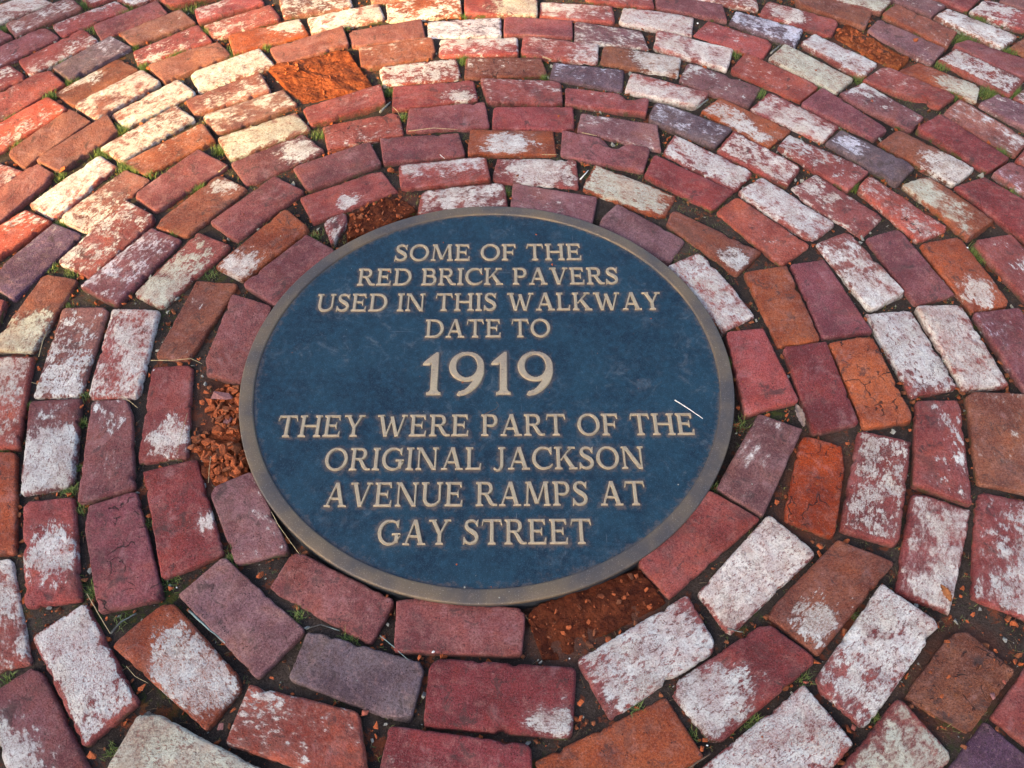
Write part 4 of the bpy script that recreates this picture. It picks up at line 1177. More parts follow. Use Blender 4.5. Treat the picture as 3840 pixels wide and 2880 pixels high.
# ------------------------------------------------------------------ loose things
ICO = None
def ico(sub=1):
    import bmesh
    bm = bmesh.new(); bmesh.ops.create_icosphere(bm, subdivisions=sub, radius=1)
    V = np.array([v.co[:] for v in bm.verts]); F = np.array([[v.index for v in f.verts] for f in bm.faces]); bm.free()
    return V, F
I1, I2, I3 = ico(1), ico(2), ico(3)
def shard(seed, size, tilt=0.5):
    """an angular splinter of brick: hull of a few random points"""
    import bmesh
    r = np.random.default_rng(seed)
    n_ = int(r.integers(9, 14))
    p_ = r.uniform(-1, 1, size=(n_, 3)); p_ /= np.maximum(np.abs(p_).max(axis=1), .6)[:, None]
    p_ = p_ * np.array([1, r.uniform(.5, .85), r.uniform(.3, .6)]) * size / 2
    ax, ay, az = r.uniform(-tilt, tilt), r.uniform(-tilt, tilt), r.uniform(0, 6.28)
    m_ = np.array(Matrix.Rotation(az, 3, 'Z') @ Matrix.Rotation(ay, 3, 'Y') @ Matrix.Rotation(ax, 3, 'X'))
    p_ = p_ @ m_.T
    bm = bmesh.new()
    vs = [bm.verts.new(tuple(q)) for q in p_]
    res_ = bmesh.ops.convex_hull(bm, input=vs)
    bmesh.ops.delete(bm, geom=list({e for e in res_['geom_interior'] if isinstance(e, bmesh.types.BMVert)}), context='VERTS')
    bmesh.ops.triangulate(bm, faces=bm.faces[:])
    if size > .5: bm.verts.index_update()
    bm.verts.ensure_lookup_table(); bm.verts.index_update()
    V = np.array([v.co[:] for v in bm.verts]); F = np.array([[v.index for v in f.verts] for f in bm.faces]); bm.free()
    return V, F
def chunk(seed, size, base=I2, flat=0.6, facets=5):
    """an angular broken lump: a ball cut by random planes"""
    r = np.random.default_rng(seed)
    V = base[0].copy()
    for _ in range(facets + 3):
        n = r.normal(size=3); n /= np.linalg.norm(n)
        d = r.uniform(0.45, 0.8)
        k = V @ n - d
        V = V - np.outer(np.maximum(k, 0), n)
    V = V * np.array([r.uniform(.8, 1.15), r.uniform(.65, 1.0), flat]) * size / 2 * 1.25
    V += 0.04 * size * r.normal(size=V.shape) * 0.4
    a_ = r.uniform(0, 6.28); c, s_ = math.cos(a_), math.sin(a_)
    return V @ np.array([[c, s_, 0], [-s_, c, 0], [0, 0, 1]]), base[1]

CHIPS = """
-0.9739|0.5855|0.0162|0.0020|o|bright orange brick chip standing upright in the sunlit joint at far left
-0.4287|0.4736|0.0116|-0.0060|o|reddish brick chip lying in the joint corner under a smooth maroon brick upper left
-0.8892|1.0031|0.0104|-0.0120|o|orange brick chip in the grassy sunlit joint near the top left
-0.2290|0.5924|0.0149|-0.0100|o|long orange brick chip in the joint just above left of the plaque
-0.2566|0.4772|0.0095|-0.0060|o|flat orange brick chip at the edge of the dark red hollow above the plaque
-0.1980|0.4337|0.0148|-0.0140|o|orange brick chip in the hollow against the top left of the rim
0.2242|0.5990|0.0092|-0.0060|o|orange brick chip beside a white husk above right of the plaque top
0.1638|0.7849|0.0075|0.0010|o|small orange brick chip lying on a plain red brick above the plaque
0.0610|0.5677|0.0073|0.0010|o|small orange brick chip lying on a whitewashed brick above the plaque
0.0473|0.4862|0.0085|-0.0080|o|slim orange brick chip upright in the joint at the plaque top
0.4041|1.1628|0.0083|-0.0040|o|orange brick chip at the corner of a white brick near the top edge
-0.0654|1.2024|0.0050|0.0010|o|tiny orange brick chip lying on a lavender white brick near the top edge
1.1246|1.1048|0.0130|0.0040|o|orange brick chip lying on a mauve brick beside the upper right hollow
1.0176|1.0583|0.0154|-0.0180|o|large orange brick chip inside the upper right hollow
0.9369|1.1713|0.0109|-0.0120|o|orange brick chip at the upper left end of the upper right hollow
0.9396|0.8405|0.0068|0.0010|r|red brick chip lying on a maroon brick with a pale streak
0.8291|0.9668|0.0059|0.0010|o|small orange brick chip lying on a greenish white brick
0.9869|0.5767|0.0098|-0.0100|r|dark red brick chip in the joint below an orange and white brick
0.6850|0.3379|0.0091|-0.0100|o|orange brick chip in the joint right of the plaque top among crumbs
0.8487|0.7334|0.0063|-0.0100|r|round reddish brick chip in the joint between white and brown bricks
0.6226|0.2815|0.0064|-0.0060|o|bright orange brick chip at the top corner of the rusty orange brick
0.9263|0.1739|0.0074|-0.0100|o|flat orange brick chip in the sandy joint right of the plaque
0.6367|-0.1580|0.0081|-0.0120|o|long orange brick chip beside the crumbling bright orange brick
0.5416|-0.0969|0.0067|-0.0120|o|orange brick chip beside the dry feathery leaf
0.4596|-0.0749|0.0079|-0.0220|o|dark orange brick chip in the gap between rim and red brick
0.4904|-0.2725|0.0078|-0.0160|o|orange brick chip in the gap below left of the crumbling orange brick
0.8371|-0.2108|0.0042|-0.0080|o|small orange brick chip in the joint at the right of the photo
0.7527|-0.1324|0.0052|-0.0100|o|orange brick chip at the foot of the cracked orange brick
-0.7199|0.1985|0.0093|-0.0080|o|triangular orange brick chip between two whitened bricks left of plaque
-0.7306|0.1837|0.0118|-0.0100|o|broad orange brick chip wedged at the head of a white pink brick
-0.5456|0.0328|0.0079|-0.0040|o|orange brick chip at the end of a bent straw left of plaque
-0.7364|-0.0711|0.0076|-0.0080|o|orange brick chip in the joint above the dark streaked brick
-0.5155|-0.0403|0.0131|-0.0120|o|large orange brick chip at the top of the rubble pocket
-0.5210|-0.0612|0.0096|-0.0120|o|orange brick chip second from the top of the rubble pocket
-0.5197|-0.1274|0.0083|-0.0140|o|orange brick chip at the left edge midway down the rubble pocket
-0.5025|-0.1597|0.0103|-0.0120|o|blunt orange brick chip lower in the rubble pocket
-0.5191|-0.1577|0.0103|-0.0100|b|brown orange brick chip wedged between the pocket and the speckled brick
-0.4761|-0.1730|0.0065|-0.0100|o|squarish orange brick chip at the bottom of the rubble pocket
-0.4216|-0.1960|0.0086|-0.0140|o|orange brick chip between the rim and the bottom of the rubble pocket
-0.4548|-0.2211|0.0074|-0.0120|o|orange brick chip just above the mauve brick below the rubble pocket
-0.4555|-0.0789|0.0062|-0.0120|o|small orange brick chip touching the rim beside the rubble pocket
-0.3541|-0.4035|0.0156|-0.0040|o|big orange brick chip in the joint below left of the plaque
-0.4935|-0.4219|0.0092|-0.0100|o|elongated orange brick chip beside a white pebble lower left
-0.4978|-0.5740|0.0104|-0.0100|o|orange brick chip below the brick with a cream patch lower left
-0.5424|-0.6688|0.0116|-0.0080|o|tall orange brick chip at the bottom edge lower left
-0.3698|-0.6303|0.0096|-0.0080|p|pinkish brick fragment between the salmon and orange white bricks
-0.3242|-0.3356|0.0112|-0.0220|o|dark orange brick chip under a straw beside the rim lower left
-0.2927|-0.3606|0.0105|-0.0220|b|rusty brick chip in the gap beside the lower left rim
-0.5802|-0.4689|0.0067|-0.0120|o|brown orange brick chip beside a dark twig lower left
-0.3109|-0.5617|0.0073|-0.0120|o|orange brick chip above the salmon brick at the bottom
-0.3590|-0.6070|0.0080|-0.0120|o|orange brick chip at the left end of the salmon brick
-0.0948|-0.5341|0.0074|-0.0080|o|bright orange brick chip below the brick under the plaque
0.1417|-0.6003|0.0093|-0.0080|o|upper of two orange brick chips in the joint right of the big dark red brick
0.1407|-0.6212|0.0075|-0.0100|o|lower of two orange brick chips in the joint right of the big dark red brick
-0.1673|-0.6135|0.0093|-0.0080|r|brown brick chip at the end of the salmon brick under the slate brick
-0.1509|-0.6295|0.0097|-0.0120|o|orange brick chip in the crumbs between salmon and dark red bricks
0.1593|-0.6281|0.0066|-0.0140|b|rusty brick chip beside the top edge of the smooth orange brick
0.1716|-0.4548|0.0048|-0.0160|o|orange brick flake in the hollow below the plaque
-0.1513|-0.4390|0.0073|-0.0200|o|dark orange brick chip touching the bottom of the rim
0.5419|-0.3569|0.0095|-0.0080|o|bright orange brick chip at the head of the brick with a round white patch
0.7540|-0.4692|0.0076|-0.0140|o|upper orange brick chip on the sand at the lower right
0.7415|-0.4818|0.0057|-0.0140|o|lower orange brick chip on the sand at the lower right
0.8111|-0.4862|0.0094|-0.0120|o|long orange brick sliver on the sand at the right edge
0.4736|-0.5725|0.0063|-0.0100|r|reddish brick chip between three whitewashed bricks lower right
0.3940|-0.6496|0.0043|0.0010|o|orange brick chip lying on a white brick at the bottom
0.3142|-0.6526|0.0074|-0.0100|o|upper orange brick chip in the corner beside the smooth orange brick
0.3087|-0.6633|0.0073|-0.0120|o|lower orange brick chip in the corner beside the smooth orange brick
0.5265|-0.6372|0.0070|-0.0100|r|red brick chip at the right end of the bottom white brick
0.7679|-0.5276|0.0069|-0.0120|o|orange brick chip on the sunken brown brick
0.6987|-0.5199|0.0065|-0.0140|b|brown brick chip at the upper edge of the sunken brown brick
0.7633|-0.5743|0.0063|-0.0120|r|reddish brick chip right of the sunken brown brick
0.7382|-0.5942|0.0107|-0.0080|p|pinkish brick fragment leaning at the corner of the sunken brown brick
0.6756|-0.6624|0.0078|-0.0120|b|brown chip in the joint above the slate brick at lower right
-0.2043|0.2582|0.0037|-0.0010|o|orange crumb on the E of RED on the plaque
-0.0123|0.2486|0.0027|-0.0010|o|orange crumb inside the C of BRICK on the plaque
-0.0679|0.1810|0.0026|-0.0010|o|orange crumb beside the first T of THIS on the plaque
-0.1243|-0.0121|0.0021|-0.0020|o|orange crumb left of the first 1 of 1919
-0.0622|-0.0159|0.0021|-0.0020|o|small orange crumb under the bowl of the first 9
-0.0449|-0.0273|0.0037|-0.0010|o|orange crumb touching the tail of the first 9
0.1299|0.2745|0.0051|-0.0010|o|larger orange crumb above the V of PAVERS
0.1375|0.2730|0.0033|-0.0010|r|smaller red crumb above the V of PAVERS
0.0996|0.3638|0.0037|-0.0020|o|orange crumb above the T of THE on the first line
0.3182|0.1270|0.0031|-0.0020|r|red crumb on the plaque below the final Y of WALKWAY
0.0906|-0.3360|0.0018|-0.0010|o|orange crumb on the first E of STREET
-0.0437|-0.3870|0.0032|-0.0020|o|orange crumb below the gap between GAY and STREET
0.0116|-0.4269|0.0029|-0.0000|o|orange crumb on the bottom of the plaque rim
-0.0297|-0.4270|0.0043|0.0010|g|grey pebble on the inner edge of the bottom rim
0.0244|-0.4453|0.0031|0.0010|g|small pale pebble on the outer part of the bottom rim
0.3254|-0.2457|0.0029|-0.0010|g|pale brown pebble on the blue field right of AT
-0.4805|-0.4228|0.0036|-0.0040|w|white pebble lying in the joint at lower left
0.5553|1.1850|0.0054|0.0000|w|white pebble between two bricks near the top edge
0.1283|-0.5380|0.0025|-0.0040|w|white pebble beside the hollow below the plaque
-0.0741|-0.5274|0.0051|-0.0030|w|flat white flake below the brick under the plaque
0.3152|-0.6606|0.0034|-0.0040|w|white flake beside orange chips at the bottom right
-0.6290|0.0149|0.0035|-0.0040|w|white pebble above the speckled red brick left of plaque
1.0065|0.3273|0.0042|-0.0040|w|white pebble at the end of a red brick at the right
-0.4866|-0.0484|0.0340|-0.0060|p|large mauve topped brick fragment standing in the rubble pocket beside the rim
-0.4674|-0.0986|0.0161|-0.0080|p|small mauve square fragment in the middle of the rubble pocket
-0.4669|-0.0315|0.0171|-0.0100|b|dark brown fragment between the rim and the mauve brick above the rubble pocket
-0.4635|-0.1648|0.0244|-0.0120|o|long layered brick splinter in the lower rubble pocket
-0.4405|-0.1605|0.0218|-0.0140|b|rust brown layered splinter against the rim in the lower rubble pocket
"""
on_surface = []
for i, ln in enumerate(CHIPS.strip().splitlines()):
    x, y, sz, z, col, lab = ln.split('|')
    x, y, sz, z = map(float, (x, y, sz, z))
    V, F = chunk(900 + i, sz, I3 if sz > .012 else I2, 0.55, 9) if col in 'gw' or (sz > .012 and i % 2) else shard(900 + i, sz * 1.15, 0.35)
    hz = -V[:, 2].min()
    o = link('pebble' if col in 'gw' else 'brick_chip', mesh('chip', V, F, CHIP[col], smooth=False), label=lab, category='pebble' if col in 'gw' else 'brick chip')
    o['group'] = 'small pale pebbles and flakes on the paving' if col in 'gw' else 'chips of crumbled brick lying loose'
    on_surface.append((o, x, y, z, hz))

TWIGS = """
0.3402,-0.0726 0.3614,-0.0936 0.3850,-0.1135|0.00205|0.002|w|white wood splinter lying above the last E of THE on the plaque
-0.0059,-0.1019 0.0059,-0.0966 0.0160,-0.0917 0.0221,-0.0826 0.0176,-0.0729|0.00054|0.001|b|thin curled brown fibre above the P of PART on the plaque
-0.6324,0.0280 -0.5911,0.0251 -0.5573,0.0297 -0.5347,0.0192|0.00145|0.000|s|bent straw along the foot of the brown orange brick left of plaque
-0.8520,0.1012 -0.8493,0.0703 -0.8469,0.0382|0.00179|0.000|s|straight pale straw standing in the joint at the far left
-0.6665,-0.0542 -0.6476,-0.0672 -0.6291,-0.0810|0.00141|0.000|s|short straw across the joint above the streaked brick
-0.5353,-0.0956 -0.5345,-0.1353 -0.5347,-0.1579 -0.5342,-0.1832|0.00097|0.003|s|dry grass stem lying across the white patch of a speckled brick
-0.4756,-0.1849 -0.4716,-0.2128 -0.4686,-0.2370|0.00134|0.000|s|pale straw at the bottom of the rubble pocket
-0.8403,-0.0220 -0.8286,-0.0274 -0.8186,-0.0275|0.00086|0.000|s|forked dry stem on the lower end of a grey washed brick
-0.3527,-0.2932 -0.3389,-0.3159 -0.3169,-0.3438 -0.2952,-0.3696|0.00128|0.000|s|long straw in the gap beside the lower left rim
-0.6155,-0.4338 -0.5881,-0.4662 -0.5616,-0.4977|0.00144|0.000|s|long green straw between the maroon and white bricks lower left
-0.4535,-0.4598 -0.4205,-0.4868 -0.3875,-0.5108|0.00333|-0.006|d|dark lichen spotted twig under the mauve brick lower left
-0.5644,-0.4948 -0.5526,-0.4780 -0.5340,-0.4634|0.00328|-0.008|d|short dark twig above the orange and white brick lower left
-0.2697,-0.4887 -0.2482,-0.4827 -0.2189,-0.4914|0.00235|-0.010|d|grey twig in the joint between plum and slate bricks
-0.1564,-0.4997 -0.1339,-0.5187 -0.1094,-0.5386|0.00164|-0.008|d|thin dark twig in the joint left of the brick under the plaque
-0.1959,0.7189 -0.1359,0.7267 -0.0789,0.7238|0.00183|0.000|s|pale straw along the top of a maroon brick above the plaque
0.2157,0.7094 0.2497,0.6974|0.00183|0.000|s|short straw on the notched maroon brick above the plaque
0.1179,0.6294 0.1560,0.6285|0.00143|0.000|s|short straw on the top edge of a whitened brick above the plaque
-0.2710,0.7958 -0.2481,0.8375|0.00601|-0.004|g|stubby grey twig between bricks above left of the plaque
0.1311,1.0256 0.1535,1.0114|0.00320|0.000|s|small pale stick near the top of the photo beside a violet brick
-0.2402,0.8147 -0.2272,0.7928 -0.2181,0.7713|0.00151|0.000|s|short straw beside a grass tuft above left of the plaque
0.2025,0.5429 0.2224,0.5733|0.00313|-0.002|w|white husk beside the orange and cream brick
-0.1166,0.6290 -0.1053,0.6150|0.00178|0.001|w|tiny white splinter on the top edge of a pink brick
0.5018,0.8075 0.5343,0.8419|0.00565|-0.004|g|stubby grey twig at the end of an orange and white brick upper right
0.7254,1.0406 0.7587,1.0792|0.00522|-0.004|g|grey twig at the end of a greenish white brick upper right
-0.6163,0.5730 -0.6011,0.5974|0.00281|0.000|s|pale curled grass blade beside a maroon brick upper left
0.3706,-0.4929 0.3931,-0.4988|0.00281|-0.008|g|grey twig below the brick with a large white patch lower right
0.2815,-0.6931 0.3001,-0.6813 0.3187,-0.6710|0.00297|-0.008|b|brown twig at the bottom edge beside the smooth orange brick
-0.5259,-0.5454 -0.5080,-0.5613 -0.4877,-0.5703|0.00091|-0.004|s|dry stem in the joint above an orange chip lower left
"""
def tube(pts, r0, sides=6, taper=True, wob=0.0, seed=1):
    rr_ = random.Random(seed)
    pts = [Vector(p_) for p_ in pts]
    # resample
    fine = []
    for a_, b_ in zip(pts[:-1], pts[1:]):
        for t in range(4): fine.append(a_.lerp(b_, t / 4))
    fine.append(pts[-1])
    V = []; F = []
    for i, p_ in enumerate(fine):
        d = (fine[min(i + 1, len(fine) - 1)] - fine[max(i - 1, 0)]).normalized()
        sd_ = d.cross(Vector((0, 0, 1))).normalized(); up = sd_.cross(d)
        rr2 = r0 * (1 - 0.45 * (i / (len(fine) - 1)) if taper else 1) * rr_.uniform(.85, 1.15)
        p2 = p_ + sd_ * rr_.uniform(-wob, wob)
        for k in range(sides):
            an = 2 * math.pi * k / sides
            V.append(p2 + sd_ * math.cos(an) * rr2 + up * math.sin(an) * rr2)
    for i in range(len(fine) - 1):
        for k in range(sides):
            F.append((i * sides + k, i * sides + (k + 1) % sides, (i + 1) * sides + (k + 1) % sides, (i + 1) * sides + k))
    F.append(tuple(range(sides))[::-1]); F.append(tuple(range((len(fine) - 1) * sides, len(fine) * sides)))
    return V, F
for i, ln in enumerate(TWIGS.strip().splitlines()):
    pts, r0, z, col, lab = ln.split('|')
    pp_ = [tuple(map(float, q.split(','))) for q in pts.split()]
    r0 = max(float(r0) / 2, 0.00045); z = float(z)
    n = len(pp_)
    P3 = [Vector((x, y, z + r0 + (0.003 if 0 < k < n - 1 else 0.0))) for k, (x, y) in enumerate(pp_)]
    c0 = P3[0].copy(); c0.z = z
    V, F = tube([p_ - c0 for p_ in P3], r0, 7, True, r0 * 0.25, i)
    nm = 'twig' if col in 'dgb' else 'straw'
    if 'splinter' in lab: nm = 'wood_splinter'
    if 'husk' in lab: nm = 'husk'
    if 'fibre' in lab: nm = 'plant_fibre'
    o = link(nm, mesh(nm, V, F, TWIG[col]), label=lab, category=nm.replace('_', ' '), group='bits of dry straw and twig fallen on the paving')
    o.location = c0

# leaves: the feathery dry one by the rim, and the rusty one on a white brick
def leaf(name, x, y, z, length, width, ang, col, lab, curl=0.004):
    n = 12; V = []; F = []
    for i in range(n + 1):
        t = i / n
        wv = width / 2 * math.sin(math.pi * min(1, t * 0.94 + 0.05)) ** 0.8 * (1 + 0.22 * math.sin(t * 31))
        for k, sx in enumerate((-1, -.5, 0, .5, 1)):
            V.append((sx * wv, (t - .5) * length, curl * (abs(sx) ** 1.5) + 0.003 * math.sin(t * 3.1) + (0.0006 if k == 2 else 0)))
    for i in range(n):
        for k in range(4):
            a_ = i * 5 + k; F.append((a_, a_ + 1, a_ + 6, a_ + 5))
    top = len(V)
    V += [(vx, vy, vz - 0.0004) for vx, vy, vz in V]
    F += [tuple(top + q for q in f[::-1]) for f in F[:n * 4]]
    ring = [k for k in range(5)] + [i * 5 + 4 for i in range(1, n + 1)] + [n * 5 + k for k in (3, 2, 1, 0)] + [i * 5 for i in range(n - 1, 0, -1)]
    for a_, b_ in zip(ring, ring[1:] + ring[:1]): F.append((b_, a_, a_ + top, b_ + top))
    o = link(name, mesh(name, V, F, simple_material(name + '_skin', col, 0.8, 120, 0.5, 0.8, 0.001)), label=lab, category='leaf')
    o.location = (x, y, z); o.rotation_euler = (0.1, -0.1, ang)
    return o
leaf('dry_leaf', 0.5596, -0.1055, -0.001, 0.046, 0.014, 0.12, (0.26, 0.19, 0.16), 'dry brown feathery leaf standing in the joint right of the plaque')
leaf('curled_leaf', 0.7135, -0.4422, 0.0015, 0.028, 0.012, 0.30, (0.36, 0.13, 0.045), 'rust orange curled leaf lying on a red brick with white wash', 0.003)

# ---- where is joint and where is brick: rays straight down on the bricks
bpy.context.view_layer.update()
allV = []; allF = []; nb = 0
for o in pave.children:
    if o.name.startswith('brick'):
        me = o.data
        v = np.empty(len(me.vertices) * 3, np.float32); me.vertices.foreach_get('co', v); v = v.reshape(-1, 3) + np.array(o.location)
        allV.append(v); allF += [tuple(q + nb for q in p_.vertices) for p_ in me.polygons]; nb += len(v)
BV = BVHTree.FromPolygons([tuple(v) for v in np.vstack(allV)], allF)
bedz = lambda x, y: float(-0.0205 + 0.0055 * fbm([[x, y]], 7, 3, 71)[0] + 0.0030 * fbm([[x, y]], 45, 2, 81)[0])
def surf(x, y):
    if math.hypot(x, y) < RP:
        return ('plaque', ZT if math.hypot(x, y) > RI else ZPL)
    h = BV.ray_cast(Vector((x, y, 0.1)), Vector((0, 0, -1)), 0.125)
    if h[0] is not None and h[0].z > -0.035: return ('brick', h[0].z)
    return ('joint', None)
for o, x, y, z, hz in on_surface:
    k, zs = surf(x, y)
    if zs is None: zz_ = max(z, bedz(x, y) + hz * 0.5)
    else: zz_ = zs + hz * 0.75 if k == 'brick' else zs + hz * 0.9
    if k == 'plaque': zz_ = zs + hz * 0.9 + (0.0022 if 'of ' in o['label'] or ' on the E' in o['label'] else 0)
    o.location = (x, y, zz_)

# ---- small rubble and grit in joints and hollows: one mass
bases = [shard(40 + k, 1.15, 0.9) for k in range(40)]
def scatter_stuff(name, positions, sizes, mat):
    Vs = []; Fs = []; n0 = 0
    for (x, y, z), s_ in zip(positions, sizes):
        b_, F0 = bases[int(rng.integers(40))]
        a_ = rng.uniform(0, 6.28); c, s2 = math.cos(a_), math.sin(a_)
        v = b_ @ np.array([[c, s2, 0], [-s2, c, 0], [0, 0, 1]]) * s_
        Vs.append(v + np.array([x, y, z])); Fs.append(F0 + n0); n0 += len(v)
    o = link(name, mesh(name, np.vstack(Vs), np.vstack(Fs), mat, smooth=False), kind='stuff')
    return o
J = []
tries = rng.uniform([-1.55, -0.72], [1.6, 1.45], size=(60000, 2))
dens = fbm(tries, 3.3, 3, 101)
for (x, y), dn in zip(tries, dens):
    if len(J) > 5200: break
    if math.hypot(x, y) < RP + .004: continue
    if not in_frame(x, y, pad=0.03): continue
    k, zs = surf(x, y)
    if k == 'joint': J.append((x, y, dn))
pos = {'orange': [], 'brown': [], 'grey': []}; siz = {'orange': [], 'brown': [], 'grey': []}
for x, y, dn in J:
    u = rng.random()
    if u > 0.55 + 0.9 * dn: continue
    s_ = 0.0022 + 0.0095 * rng.random() ** 3
    kk = 'orange' if rng.random() < .42 else ('brown' if rng.random() < .75 else 'grey')
    pos[kk].append((x, y, bedz(x, y) + s_ * 0.25 + 0.001)); siz[kk].append(s_)
# hollows
for q, code, w, foc, flag in PB:
    if flag not in ('H', 'R', 'L'): continue
    cnt = {'H': 90, 'R': 150, 'L': 25}[flag]
    big = {'H': 0.010, 'R': 0.018, 'L': 0.006}[flag]
    for _ in range(cnt):
        u, v = rng.random(2)
        if flag == 'H' and rng.random() < .35: u = u ** 2
        p_ = (1 - u) * (1 - v) * q[0] + u * (1 - v) * q[1] + u * v * q[2] + (1 - u) * v * q[3] + rng.normal(size=2) * .004
        k, zs = surf(*p_)
        if k == 'plaque': continue
        if zs is None: zs = bedz(*p_)
        s_ = 0.0018 + big * rng.random() ** (3.5 if flag != 'R' else 2.2)
        kk = 'orange' if rng.random() < .7 else 'brown'
        pos[kk].append((p_[0], p_[1], zs + s_ * .22)); siz[kk].append(s_)
# a few crumbs on top of bricks
for _ in range(330):
    x, y = rng.uniform([-1.5, -0.7], [1.55, 1.4])
    k, zs = surf(x, y)
    if k == 'brick':
        s_ = 0.0009 + .0028 * rng.random() ** 4
        kk = 'orange' if rng.random() < .6 else 'grey'
        pos[kk].append((x, y, zs + s_ * .25)); siz[kk].append(s_)
for _ in range(60):
    a_, r_ = rng.uniform(0, 6.28), RI * math.sqrt(rng.random())
    kk = 'orange' if rng.random() < .4 else 'grey'
    s_ = 0.0006 + .0016 * rng.random() ** 3
    pos[kk].append((r_ * math.cos(a_), r_ * math.sin(a_), ZPL + s_ * .3)); siz[kk].append(s_)
scatter_stuff('brick_rubble', pos['orange'], siz['orange'], CHIP['o'])
scatter_stuff('brown_grit', pos['brown'], siz['brown'], CHIP['b'])
scatter_stuff('grey_gravel', pos['grey'], siz['grey'], CHIP['g'])

# ---- grass and moss tufts in the joints
GRASS = """
-0.602 1.101 0.018 40
-0.902 1.011 0.024 120
-1.110 0.892 0.023 90
-1.031 1.294 0.026 60
-0.774 1.178 0.025 60
-1.068 0.954 0.024 60
-0.834 1.064 0.028 90
-1.128 0.698 0.026 60
-0.891 0.746 0.022 90
-0.911 0.656 0.029 110
-0.845 0.611 0.021 90
-0.640 0.668 0.018 70
-0.415 0.724 0.018 60
-1.127 1.041 0.028 50
-1.178 0.801 0.030 60
-0.954 1.101 0.012 30
-0.820 0.597 0.018 40
-0.983 0.577 0.014 60
-1.330 1.206 0.025 60
-0.846 1.296 0.035 60
-1.149 1.316 0.026 50
-0.686 1.073 0.028 50
-0.678 0.386 0.013 30
-0.927 0.422 0.017 40
-0.780 0.580 0.021 30
-1.079 1.196 0.025 30
-0.671 0.547 0.031 50
-0.373 0.376 0.016 30
-0.071 1.035 0.020 60
-0.259 0.900 0.015 60
-0.217 0.792 0.011 40
0.135 0.960 0.012 40
-0.398 1.189 0.017 20
-0.078 1.249 0.017 30
0.038 0.515 0.010 30
1.261 1.120 0.037 140
1.242 0.877 0.027 110
1.302 0.883 0.027 90
1.341 1.223 0.025 90
1.161 0.999 0.024 50
0.932 0.946 0.020 40
1.150 0.865 0.023 60
1.356 1.054 0.020 60
1.195 0.646 0.022 60
1.106 1.277 0.021 40
0.670 0.882 0.019 40
0.640 1.053 0.016 30
0.817 0.529 0.017 40
1.160 0.500 0.021 50
0.822 0.907 0.015 30
1.026 0.316 0.019 60
-0.864 0.271 0.019 80
-0.575 0.271 0.022 60
-0.909 0.291 0.016 50
-0.846 0.183 0.015 40
-0.711 -0.241 0.018 110
-0.729 -0.101 0.011 60
-0.846 -0.161 0.011 40
-0.710 -0.195 0.008 30
-0.741 -0.043 0.011 30
-0.835 -0.067 0.008 40
-0.682 -0.274 0.016 50
-0.613 -0.421 0.015 80
-0.409 -0.365 0.015 70
-0.497 -0.404 0.017 50
-0.703 -0.562 0.014 60
-0.288 -0.463 0.014 50
-0.561 -0.469 0.014 30
-0.521 -0.661 0.011 50
-0.563 -0.306 0.010 30
-0.201 -0.498 0.019 60
0.183 -0.483 0.014 30
0.219 -0.602 0.013 40
0.334 -0.625 0.013 40
0.384 -0.625 0.018 60
0.571 -0.466 0.009 30
0.474 -0.564 0.014 40
0.300 -0.645 0.009 30
0.565 -0.622 0.009 30
0.465 0.031 0.015 40
0.458 -0.113 0.014 50
1.023 0.290 0.013 30
0.392 -0.242 0.013 30
"""
k = NT('grass_blade')
hh = k.attr('tone').outputs['Fac']
cc = k.mix(hh, (0.050, 0.105, 0.014), (0.20, 0.21, 0.045))
k.l(cc, k.b.inputs['Base Color']); k.b.inputs['Roughness'].default_value = 0.6
k.b.inputs['Subsurface Weight'].default_value = 0.0
M_grass = k.m
gV, gF, gT = [], [], []
def blade(x, y, z, h, lean, az, wd, tone):
    n0 = len(gV)
    dx, dy = math.cos(az) * lean, math.sin(az) * lean
    px, py = -math.sin(az) * wd, math.cos(az) * wd
    for t, wf in ((0, 1), (.5, .8), (1, .08)):
        b_ = t * t
        gV.append((x + dx * b_ - px * wf, y + dy * b_ - py * wf, z + h * (t - .25 * t * t * lean / max(h, 1e-4))))
        gV.append((x + dx * b_ + px * wf, y + dy * b_ + py * wf, z + h * (t - .25 * t * t * lean / max(h, 1e-4))))
        gT.extend([tone, tone])
    gF.append((n0, n0 + 1, n0 + 3, n0 + 2)); gF.append((n0 + 2, n0 + 3, n0 + 5, n0 + 4))
for ln in GRASS.strip().splitlines():
    x, y, r_, n = map(float, ln.split())
    placed = 0
    for _ in range(int(n * 14)):
        if placed >= n * (2.2 if y > .3 else 1.1): break
        gx, gy = rng.normal(x, r_ * .45), rng.normal(y, r_ * .45)
        kd, zs = surf(gx, gy)
        if kd != 'joint': continue
        placed += 1
        h = rng.uniform(.005, .015)
        blade(gx, gy, bedz(gx, gy) - .001, h + (.006 if gy > .3 else .001), rng.uniform(.002, .014), rng.uniform(0, 6.28), rng.uniform(.0003, .0007), float(np.clip(rng.normal(.3, .3), 0, 1)))
md = fbm(np.array([(j[0], j[1]) for j in J]), 4.2, 3, 131)
for (x, y, dn), m_ in zip(J, md):
    if (m_ < .03 and rng.random() < .82) or (y < 0.3 and rng.random() < .6): continue
    for _ in range(rng.integers(2, 6)):
        gx, gy = x + rng.normal() * .004, y + rng.normal() * .004
        h = rng.uniform(.002, .008)
        blade(gx, gy, bedz(gx, gy) - .001, h + .002, rng.uniform(.001, .009), rng.uniform(0, 6.28), rng.uniform(.0002, .0005), float(np.clip(rng.normal(.45, .35), 0, 1)))
M_litter = simple_material('dry_plant_litter', (0.17, 0.12, 0.070), 0.9, 90, 0.35, 0.2, 0.0005)
gV0, gF0, gT0 = gV, gF, gT
gV, gF, gT = [], [], []
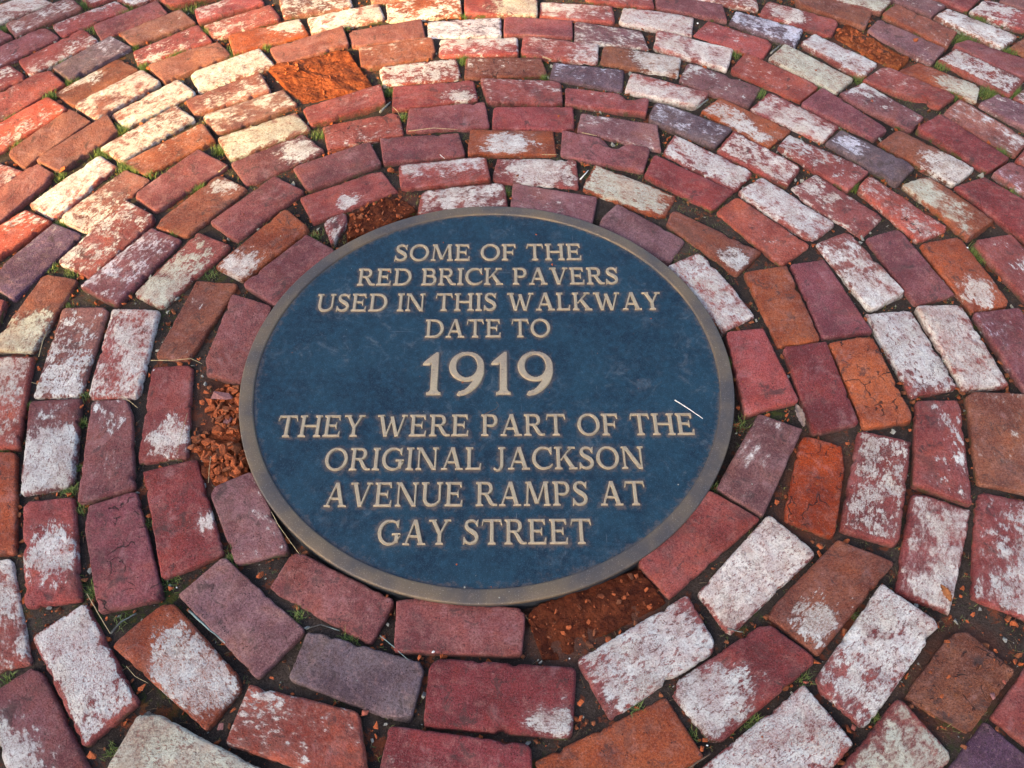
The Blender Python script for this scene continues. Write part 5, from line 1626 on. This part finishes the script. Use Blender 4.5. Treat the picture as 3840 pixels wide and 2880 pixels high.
for (x, y, dn) in J:
    if rng.random() < .62: continue
    blade(x, y, bedz(x, y) + .002, rng.uniform(.0, .004), rng.uniform(.004, .020), rng.uniform(0, 6.28), rng.uniform(.0003, .0008), 0)
link('plant_litter', mesh('plant_litter', gV, gF, M_litter, smooth=False), kind='stuff')
gV, gF, gT = gV0, gF0, gT0
link('grass', mesh('grass', gV, gF, M_grass, {'tone': ('FLOAT', gT)}, smooth=False), kind='stuff')

# ------------------------------------------------------------------ two invented houses, unseen, placed so their gap lets the low sun through
wall_m = simple_material('occluder_brick_wall', (0.30, 0.14, 0.10), 0.9, 8, 0.7)
roof_m = simple_material('occluder_slate_roof', (0.08, 0.08, 0.09), 0.8, 6, 0.7)
glass_m = simple_material('occluder_window_glass', (0.03, 0.04, 0.05), 0.15, 2, 0.9, 0, 0.001, 0.5)
frame_m = simple_material('occluder_window_frame', (0.7, 0.7, 0.68), 0.6, 20, 0.9)
def box(x0, y0, z0, x1, y1, z1):
    V = [(x0, y0, z0), (x1, y0, z0), (x1, y1, z0), (x0, y1, z0), (x0, y0, z1), (x1, y0, z1), (x1, y1, z1), (x0, y1, z1)]
    F = [(0, 3, 2, 1), (4, 5, 6, 7), (0, 1, 5, 4), (1, 2, 6, 5), (2, 3, 7, 6), (3, 0, 4, 7)]
    return V, F
SUN_D = 32.0
def occluder(s0, s1, lab):
    """front wall at distance SUN_D toward the sun, spanning s0..s1 across"""
    r = bpy.data.objects.new('brick_house', None); COL.objects.link(r)
    r.location = (-0.7071 * SUN_D - 0.7071 * (s0 + s1) / 2, -0.7071 * SUN_D + 0.7071 * (s0 + s1) / 2, -0.03)
    r.rotation_euler = (0, 0, math.radians(135))
    r['label'] = lab; r['category'] = 'occluder'; r['group'] = 'unseen houses added to shade the paving'
    hw = (s1 - s0) / 2; hgt = 13.5
    V, F = box(-hw, 0, 0, hw, 9, hgt); link('wall', mesh('wall', V, F, wall_m, smooth=False), r)
    V = [(-hw - .0, -.0, hgt), (hw + .0, -.0, hgt), (hw + .0, 9.0, hgt), (-hw - .0, 9.0, hgt), (-hw, 4.5, hgt + 3), (hw, 4.5, hgt + 3)]
    V = [(a_, b_, c_ + .003) for a_, b_, c_ in V]
    F = [(0, 1, 5, 4), (2, 3, 4, 5), (3, 0, 4), (1, 2, 5), (0, 3, 2, 1)]
    link('roof', mesh('roof', V, F, roof_m, smooth=False), r)
    for fl in range(4):
        for wx in np.arange(-hw + 1.5, hw - 1, 2.6):
            V, F = box(wx - .5, -.06, 1.2 + fl * 3.2, wx + .5, -.004, 2.9 + fl * 3.2); f_ = link('window', mesh('window', V, F, frame_m, smooth=False), r)
            V, F = box(wx - .43, -.075, 1.27 + fl * 3.2, wx + .43, -.062, 2.83 + fl * 3.2); link('pane', mesh('pane', V, F, glass_m, smooth=False), f_)
occluder(1.50, 13.5, 'unseen added brick house on the left of the gap that shades the paving')
occluder(-13.0, 0.79, 'unseen added brick house on the right of the gap that shades the paving')
